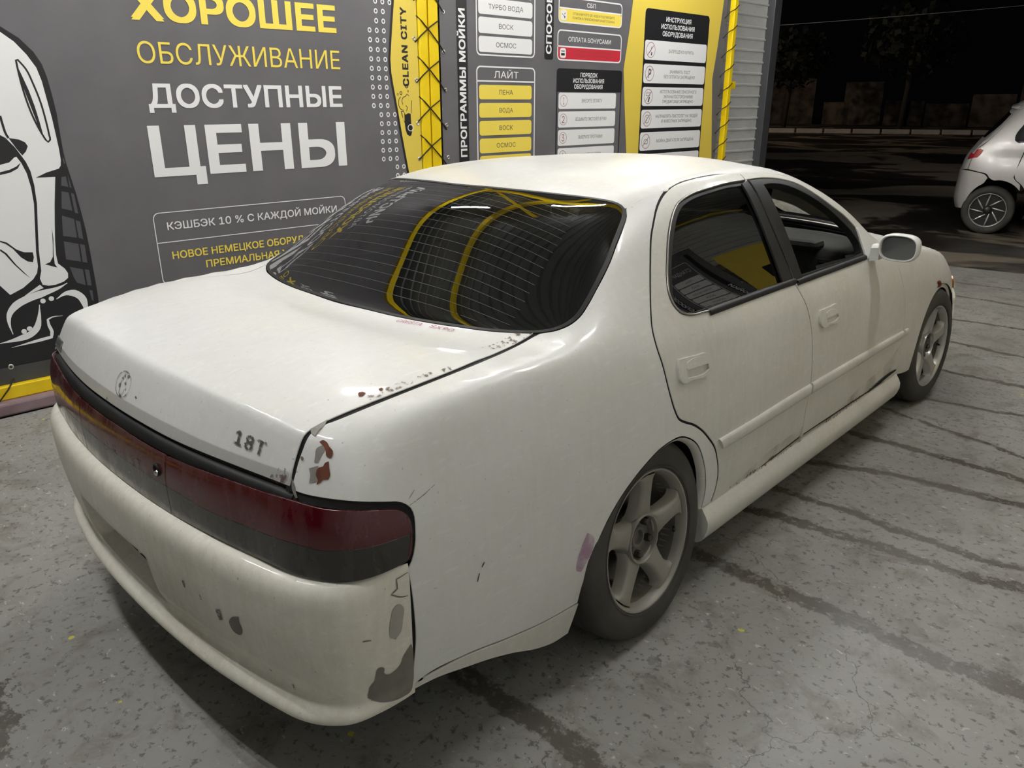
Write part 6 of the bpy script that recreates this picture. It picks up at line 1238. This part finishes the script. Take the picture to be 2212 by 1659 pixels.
NO2=[[(.6,3.10,.22),(.62,3.10,.36),(.62,3.10,.52),(.61,3.08,.64),(.6,3.05,.75)],[(.5,3.16,.22),(.5,3.17,.36),(.5,3.17,.52),(.5,3.15,.65),(.5,3.11,.77)],[(.38,3.2,.22),(.38,3.21,.36),(.38,3.21,.52),(.38,3.19,.66),(.38,3.15,.78)],[(.2,3.23,.22),(.2,3.24,.36),(.2,3.24,.52),(.2,3.22,.66),(.2,3.18,.785)],[(0,3.24,.22),(0,3.25,.36),(0,3.25,.52),(0,3.23,.66),(0,3.19,.79)]]
SV=Shell(ST2,RE2,NO2,3)
M['silver']=noisy('silver_paint',[(.3,(.56,.535,.515)),(.7,(.64,.615,.59))],3,(.3,.42),metal=.25,coat=.3)
M['glass_dark']=mat('dark_car_glass',(.006,.006,.007),.08)
M['lamp_red']=mat('red_lamp',(.42,.015,.03),.15,coat=.5)
M['blade']=mat('bright_alloy_blade',(.72,.71,.69),.25,.7)
M['rim_black']=mat('black_alloy',(.02,.02,.02),.35,.3)
SUV=empty('hatchback_car',(-.645,10.49,-.03),math.radians(-79),'silver hatchback parked in the dark yard beyond the wash bay','car')
def emit2(name,g,mt,par=None):
    h=Geo(); h.v=[(x,y*.885,z) for x,y,z in g.v]; h.f=g.f; h.n=g.n; h.smooth=g.smooth; return emit(name,h,mt,par or SUV)
def both2(name,g,mt): return emit2(name,g,mt),emit2(name,g.mirror(),mt)
def sp_(y,z):
    h=SV.cast((3,y,z),(-1,0,0)); return tuple(h[0]) if h else tuple(SV.near((.8,y,z))[0])
def P2(l): return [sp_(y,z) for y,z in l]
win=[(.155,1.19),(.16,1.155),(.20,1.13),(.31,1.118),(.46,1.112),(.80,1.105),(1.05,1.10),(1.03,1.35),(1.0,1.50),(.60,1.515),(.44,1.51),(.36,1.50),(.31,1.46),(.24,1.36)]
arch2=[(.065+.375*ca(t),.30+.375*sa(t)) for t in np.radians(np.linspace(176,-6,20))]
qa=[(-.305,1.0),(-.325,.92),(-.345,.79),(-.20,.765),(-.098,.74),(-.06,.70)]+[p for p in arch2 if -.03<p[0]<.35 and p[1]>.55]+[(.335,.635),(.25,.70),(.237,.72),(.27,.92),(.312,1.09),(.317,1.105),(.30,1.118),(.20,1.13),(.16,1.155),(.155,1.19),(.24,1.36),(.31,1.46),(.36,1.50),(.38,1.535)]
E2=P2([(-.345,.79),(-.325,.92),(-.305,1.0)])+[tuple(SV.near(p)[0]) for p in ((.752,-.18,1.12),(.70,-.015,1.32),(.60,.125,1.508))]
quart2=P2(qa)+rev(E2[3:])
dq=(1,-.35,.25)
both2('quarter_panel',panel(SV,quart2,dq,.03,inset=.004,flange=.01),M['silver'])
d2=P2([(.322,1.10),(.278,.92),(.245,.725),(.258,.70),(.34,.637),(.41,.555),(.445,.46),(.46,.30),(1.08,.30),(1.10,.60),(1.09,1.095)])
RD2=both2('rear_door',panel(SV,d2,(1,0,.2),.035,inset=.003),M['silver'])
f2=P2([(1.10,1.095),(1.11,.60),(1.09,.30),(1.95,.30),(1.98,.60),(1.97,1.02)]); both2('front_door',panel(SV,f2,(1,0,.2),.04,inset=.003),M['silver'])
w2=P2([(1.98,1.02),(1.99,.6),(1.96,.30)])+P2([(2.37+.37*ca(t),.30+.37*sa(t)) for t in np.radians(np.linspace(178,2,14))])+P2([(2.90,.35),(2.95,.75),(2.70,.92),(2.3,.99)])
both2('front_wing',panel(SV,w2,(1,.1,.3),.04,inset=.003),M['silver'])
both2('side_window',panel(SV,P2(win),(1,-.2,.2),.04,offset=-.004,inset=0,flange=0),M['glass_dark'])
fwn=P2([(1.12,1.10),(1.5,1.085),(1.85,1.06),(1.80,1.14),(1.60,1.32),(1.45,1.43),(1.30,1.48),(1.10,1.50)]); both2('side_window',panel(SV,fwn,(1,0,.2),.04,offset=-.004,inset=0,flange=0),M['glass_dark'])
both2('door_frame',panel(SV,P2([(.36,1.50),(.44,1.51),(.6,1.515),(1.0,1.50),(1.30,1.48),(1.45,1.43),(1.60,1.32),(1.80,1.14),(1.86,1.06),(1.95,1.05)])+[(.66,1.97,1.205),(.645,1.46,1.445),(.635,1.0,1.54),(.632,.53,1.555),(.62,.30,1.54),(.60,.13,1.51)],(1,0,.7),.04,inset=.001),M['silver'])
rf=[(0,.085,1.58),(.22,.09,1.575),(.44,.10,1.56),(.60,.125,1.512),(.62,.30,1.541),(.632,.53,1.557),(.635,1.0,1.543),(.645,1.46,1.45),(.45,1.50,1.495),(.22,1.52,1.51),(0,1.52,1.515)]
emit2('roof_panel',panel(SV,rf+rev(flipx(rf))[1:-1],(0,0,1),.05,inset=.001),M['silver'])
g=Geo(); loft(g,[[(x,.10-.06-.02*abs(x),1.575-.05*(x/.6)**2),(x,.20,1.605-.05*(x/.6)**2),(x,.30,1.617-.06*(x/.6)**2),(x,.12,1.555-.05*(x/.6)**2)] for x in np.linspace(-.56,.56,9)],closed=True); emit2('roof_spoiler',g,M['silver'])
ht=[(0,-.47,.76),(.55,-.44,.76),(.72,-.38,.78)]+E2+[(.44,.095,1.555),(0,.08,1.575)]
hw=[(0,-.26,1.17),(.58,-.20,1.17),(.62,-.07,1.30),(.55,.05,1.46),(0,.04,1.50)]
hwf=hw+rev(flipx(hw))[1:-1]
emit2('tailgate',panel(SV,ht+rev(flipx(ht))[1:-1],(0,-1,.25),.04,holes=[hwf]),M['silver'])
emit2('rear_window',panel(SV,hwf,(0,-1,.25),.05,offset=-.004,inset=0,flange=0),M['glass_dark'])
bm=P2([(-.11,.733),(-.20,.757),(-.34,.778)])+[(.60,-.42,.775),(.3,-.46,.775),(0,-.44,.775),(0,-.45,.30),(.45,-.44,.30),(.66,-.38,.30)]+P2([(-.25,.33),(-.22,.36)])+P2([p for p in arch2 if p[0]<-.08 and p[1]<.70])+P2([(-.075,.70)])
both2('rear_bumper',panel(SV,bm,(1,-.9,.1),.035,offset=.012,inset=.003),M['silver'])
lp=P2([(-.315,.915),(-.305,.975),(-.275,1.03),(-.235,1.045),(-.20,1.03),(-.22,.985),(-.26,.94)])
both2('tail_lamp',panel(SV,[(.72,-.37,.91),(.71,-.34,.99)]+lp[1:],(1,-.8,.15),.02,offset=.010,inset=0,flange=.02),M['lamp_red'])
g=Geo(); g.smooth=False; 
for s in (1,):
    R_=[]
    for t in np.linspace(0,1,7): y=.335+.19*t; p=np.array(sp_(y,.985)); k=.018+.02*math.sin(math.pi*t); R_.append([(p[0]+k,y,p[2]-.016),(p[0]+k+.006,y,p[2]),(p[0]+k,y,p[2]+.016),(p[0]+k-.012,y,p[2]+.012),(p[0]+k-.012,y,p[2]-.012)])
    loft(g,R_,closed=True)
emit2('door_handle',g,M['silver'],RD2[0]); emit2('door_handle',g.mirror(),M['silver'],RD2[1])
bn=[(0,2.42,1.065),(.42,2.37,1.06),(.68,2.28,1.035),(.66,2.70,.965),(.60,2.95,.845),(0,3.03,.873)]
emit2('bonnet',panel(SV,bn+rev(flipx(bn))[1:-1],(0,.2,1),.06),M['silver'])
wd=[(0,1.53,1.51),(.45,1.51,1.49),(.63,1.50,1.43),(.66,1.97,1.20),(.66,2.25,1.05),(.42,2.36,1.058),(0,2.41,1.066)]
emit2('windscreen',panel(SV,wd+rev(flipx(wd))[1:-1],(0,.8,.6),.06,offset=-.003,flange=0),M['glass_dark'])
fb2=P2([(2.92,.35),(2.96,.74)])+[(.6,3.05,.75),(0,3.19,.79),(0,3.24,.25),(.6,3.10,.25)]
both2('front_bumper',panel(SV,fb2,(.6,1,.1),.05,offset=.006),M['silver'])
co=SV.co-SV.nv*.04; keep=[q for q in SV.f if not (abs(SV.co[q].mean(0)[0])>.45 and any((SV.co[q].mean(0)[1]-yc)**2+(SV.co[q].mean(0)[2]-.30)**2<.41**2 for yc in (.065,2.37)))]
us=sorted({int(i) for q in keep for i in q}); mp={o:i for i,o in enumerate(us)}; g=Geo(); g.add(co[us],[tuple(mp[int(i)] for i in q) for q in keep]); emit2('inner_body',g,M['inner'])
for yc in (.065,2.37):
    for s in (1,-1):
        g=Geo(); V=[(x*s,yc+.40*ca(t),.31+.40*sa(t)) for x in (.80,.50) for t in np.radians(np.linspace(8,172,20))]; g.add(V,[(i,i+1,20+i+1,20+i) for i in range(19)]); emit2('wheel_liner',g,M['inner'])
def wheel2(y,s):
    e=bpy.data.objects.new('wheel',None); link(e,SUV); e.location=(.80*s,y*.885,.298)
    put=lambda nm,g,mt,**k: emit(nm,g if s>0 else g.mirror(),mt,e,**k)
    g=Geo(); lathe(g,[(.208,-.012),(.215,.0),(.245,.010),(.275,.006),(.292,-.012),(.298,-.035),(.298,-.15),(.285,-.185),(.215,-.19)],64); put('tyre',g,M['tyre'])
    g=Geo(); lathe(g,[(.200,-.02),(.207,-.004),(.211,.002),(.206,.003),(.200,-.004),(.196,-.03)],56); put('rim_lip',g,M['blade'])
    g=Geo(); lathe(g,[(.0005,-.045),(.2,-.045)],40); put('wheel_cover',g,M['rim_black'])
    g=Geo(); lathe(g,[(.0005,-.012),(.045,-.013),(.055,-.03),(.055,-.045)],24); put('hub_cap',g,M['rim_black'])
    for k in range(8):
        t=math.radians(90+45*k); u=np.array((0,ca(t),sa(t)));w=np.array((0,-sa(t),ca(t))); g=Geo()
        loft(g,[[u*r+w*(o-hw)+np.array((x-.012,0,0)),u*r+w*o+np.array((x,0,0)),u*r+w*(o+hw)+np.array((x-.012,0,0))] for r,o,hw,x in ((.045,.028,.004,-.018),(.07,.022,.0085,-.012),(.11,.014,.011,-.008),(.16,.004,.008,-.006),(.199,-.006,.002,-.005))]); put('blade_spoke',g,M['blade'])
for y in (.0,2.37):
    for s in (1,-1): wheel2(y,s)
# ------------------------------------------------------------------ dark yard behind
M['kerb']=noisy('kerb_concrete',[(.3,(.40,.37,.33)),(.7,(.58,.54,.48))],3,(.7,.9))
M['fence_c']=noisy('fence_concrete',[(.35,(.02,.016,.012)),(.65,(.13,.105,.08))],1.2,(.8,.95),detail=7)
M['leaf']=noisy('dark_foliage',[(.3,(.004,.005,.003)),(.7,(.010,.011,.006))],8,(.6,.9)); M['bark']=mat('bark',(.03,.024,.018),.9)
A=Vector((-19.5,41.0,-.03)); Bv=Vector((-5.0,47.6,-.03)); n=11; dv=(Bv-A)/n; rz=math.atan2(dv.y,dv.x)
kb=empty('road_kerb',A,rz,kind='structure')
me=None
for k in range(n+6):
    g=Geo(); g.smooth=False; box(g,(0,0,.11),(dv.length*.93,.16,.24)); 
    if me is None: o=emit('kerb_stone',g,M['kerb'],kb,bevel=.02); me=o
    else: o=me.copy(); COL.objects.link(o); o.parent=kb
    o.location=(dv.length*(k-2),0,.0)
fr_=empty('concrete_fence',(-30,60,-.03),.06,kind='structure')
for k,(x,h,w_) in enumerate(((0,2.6,2.2),(2.5,3.1,2.4),(4.2,3.3,2.6),(7.2,1.6,1.9),(9.1,3.0,2.7),(12.0,1.7,2.6),(14.8,1.5,2.7),(17.6,2.1,2.6),(20.4,2.7,2.6),(23.2,2.4,2.6),(26,2.2,2.6))):
    g=Geo(); g.smooth=False; box(g,(x,0,h/2),(w_,.15,h)); emit('panel',g,M['fence_c'],fr_)
def tree(x,y,h,r,label):
    t=empty('tree',(x,y,-.03),0,label,'tree')
    g=Geo(); tube(g,[(0,0,0),(.1,0,h*.35),(0,.1,h*.7)],.16,8); emit('trunk',g,M['bark'],t)
    g=Geo(); rs=np.random.RandomState(int(abs(x*10)))
    for _ in range(700):
        v=rs.normal(size=3); v/=np.linalg.norm(v); p=v*r*(rs.rand()**.4)*np.array((1,1,.75))+np.array((0,0,h*.72)); a=rs.normal(size=3); b=np.cross(a,v); a=a/np.linalg.norm(a)*.22; b=b/(np.linalg.norm(b)+1e-9)*.16; g.add([p-a,p+b,p+a,p-b],[(0,1,2,3)])
    g.smooth=False; emit('foliage',g,M['leaf'],t)
tree(-14.5,49.5,7,3.0,'dark leafy tree behind the far kerb, left of the hatchback'); tree(-5,57,9,4.2,'dark tree above the hatchback roof at the edge of the yard'); tree(-22,50,6,2.6,'low dark tree beside the end of the bay wall, across the road')
P=[(-9.5+7.6*t,9.4+9.2*t,2.62+.86*t-.25*t*(1-t)) for t in np.linspace(0,1,16)]
tag(emit('overhead_cable',tube(Geo(),P,.006,6),mat('cable',(.06,.057,.053),.8)),'thin overhead cable crossing the dark yard','cable')
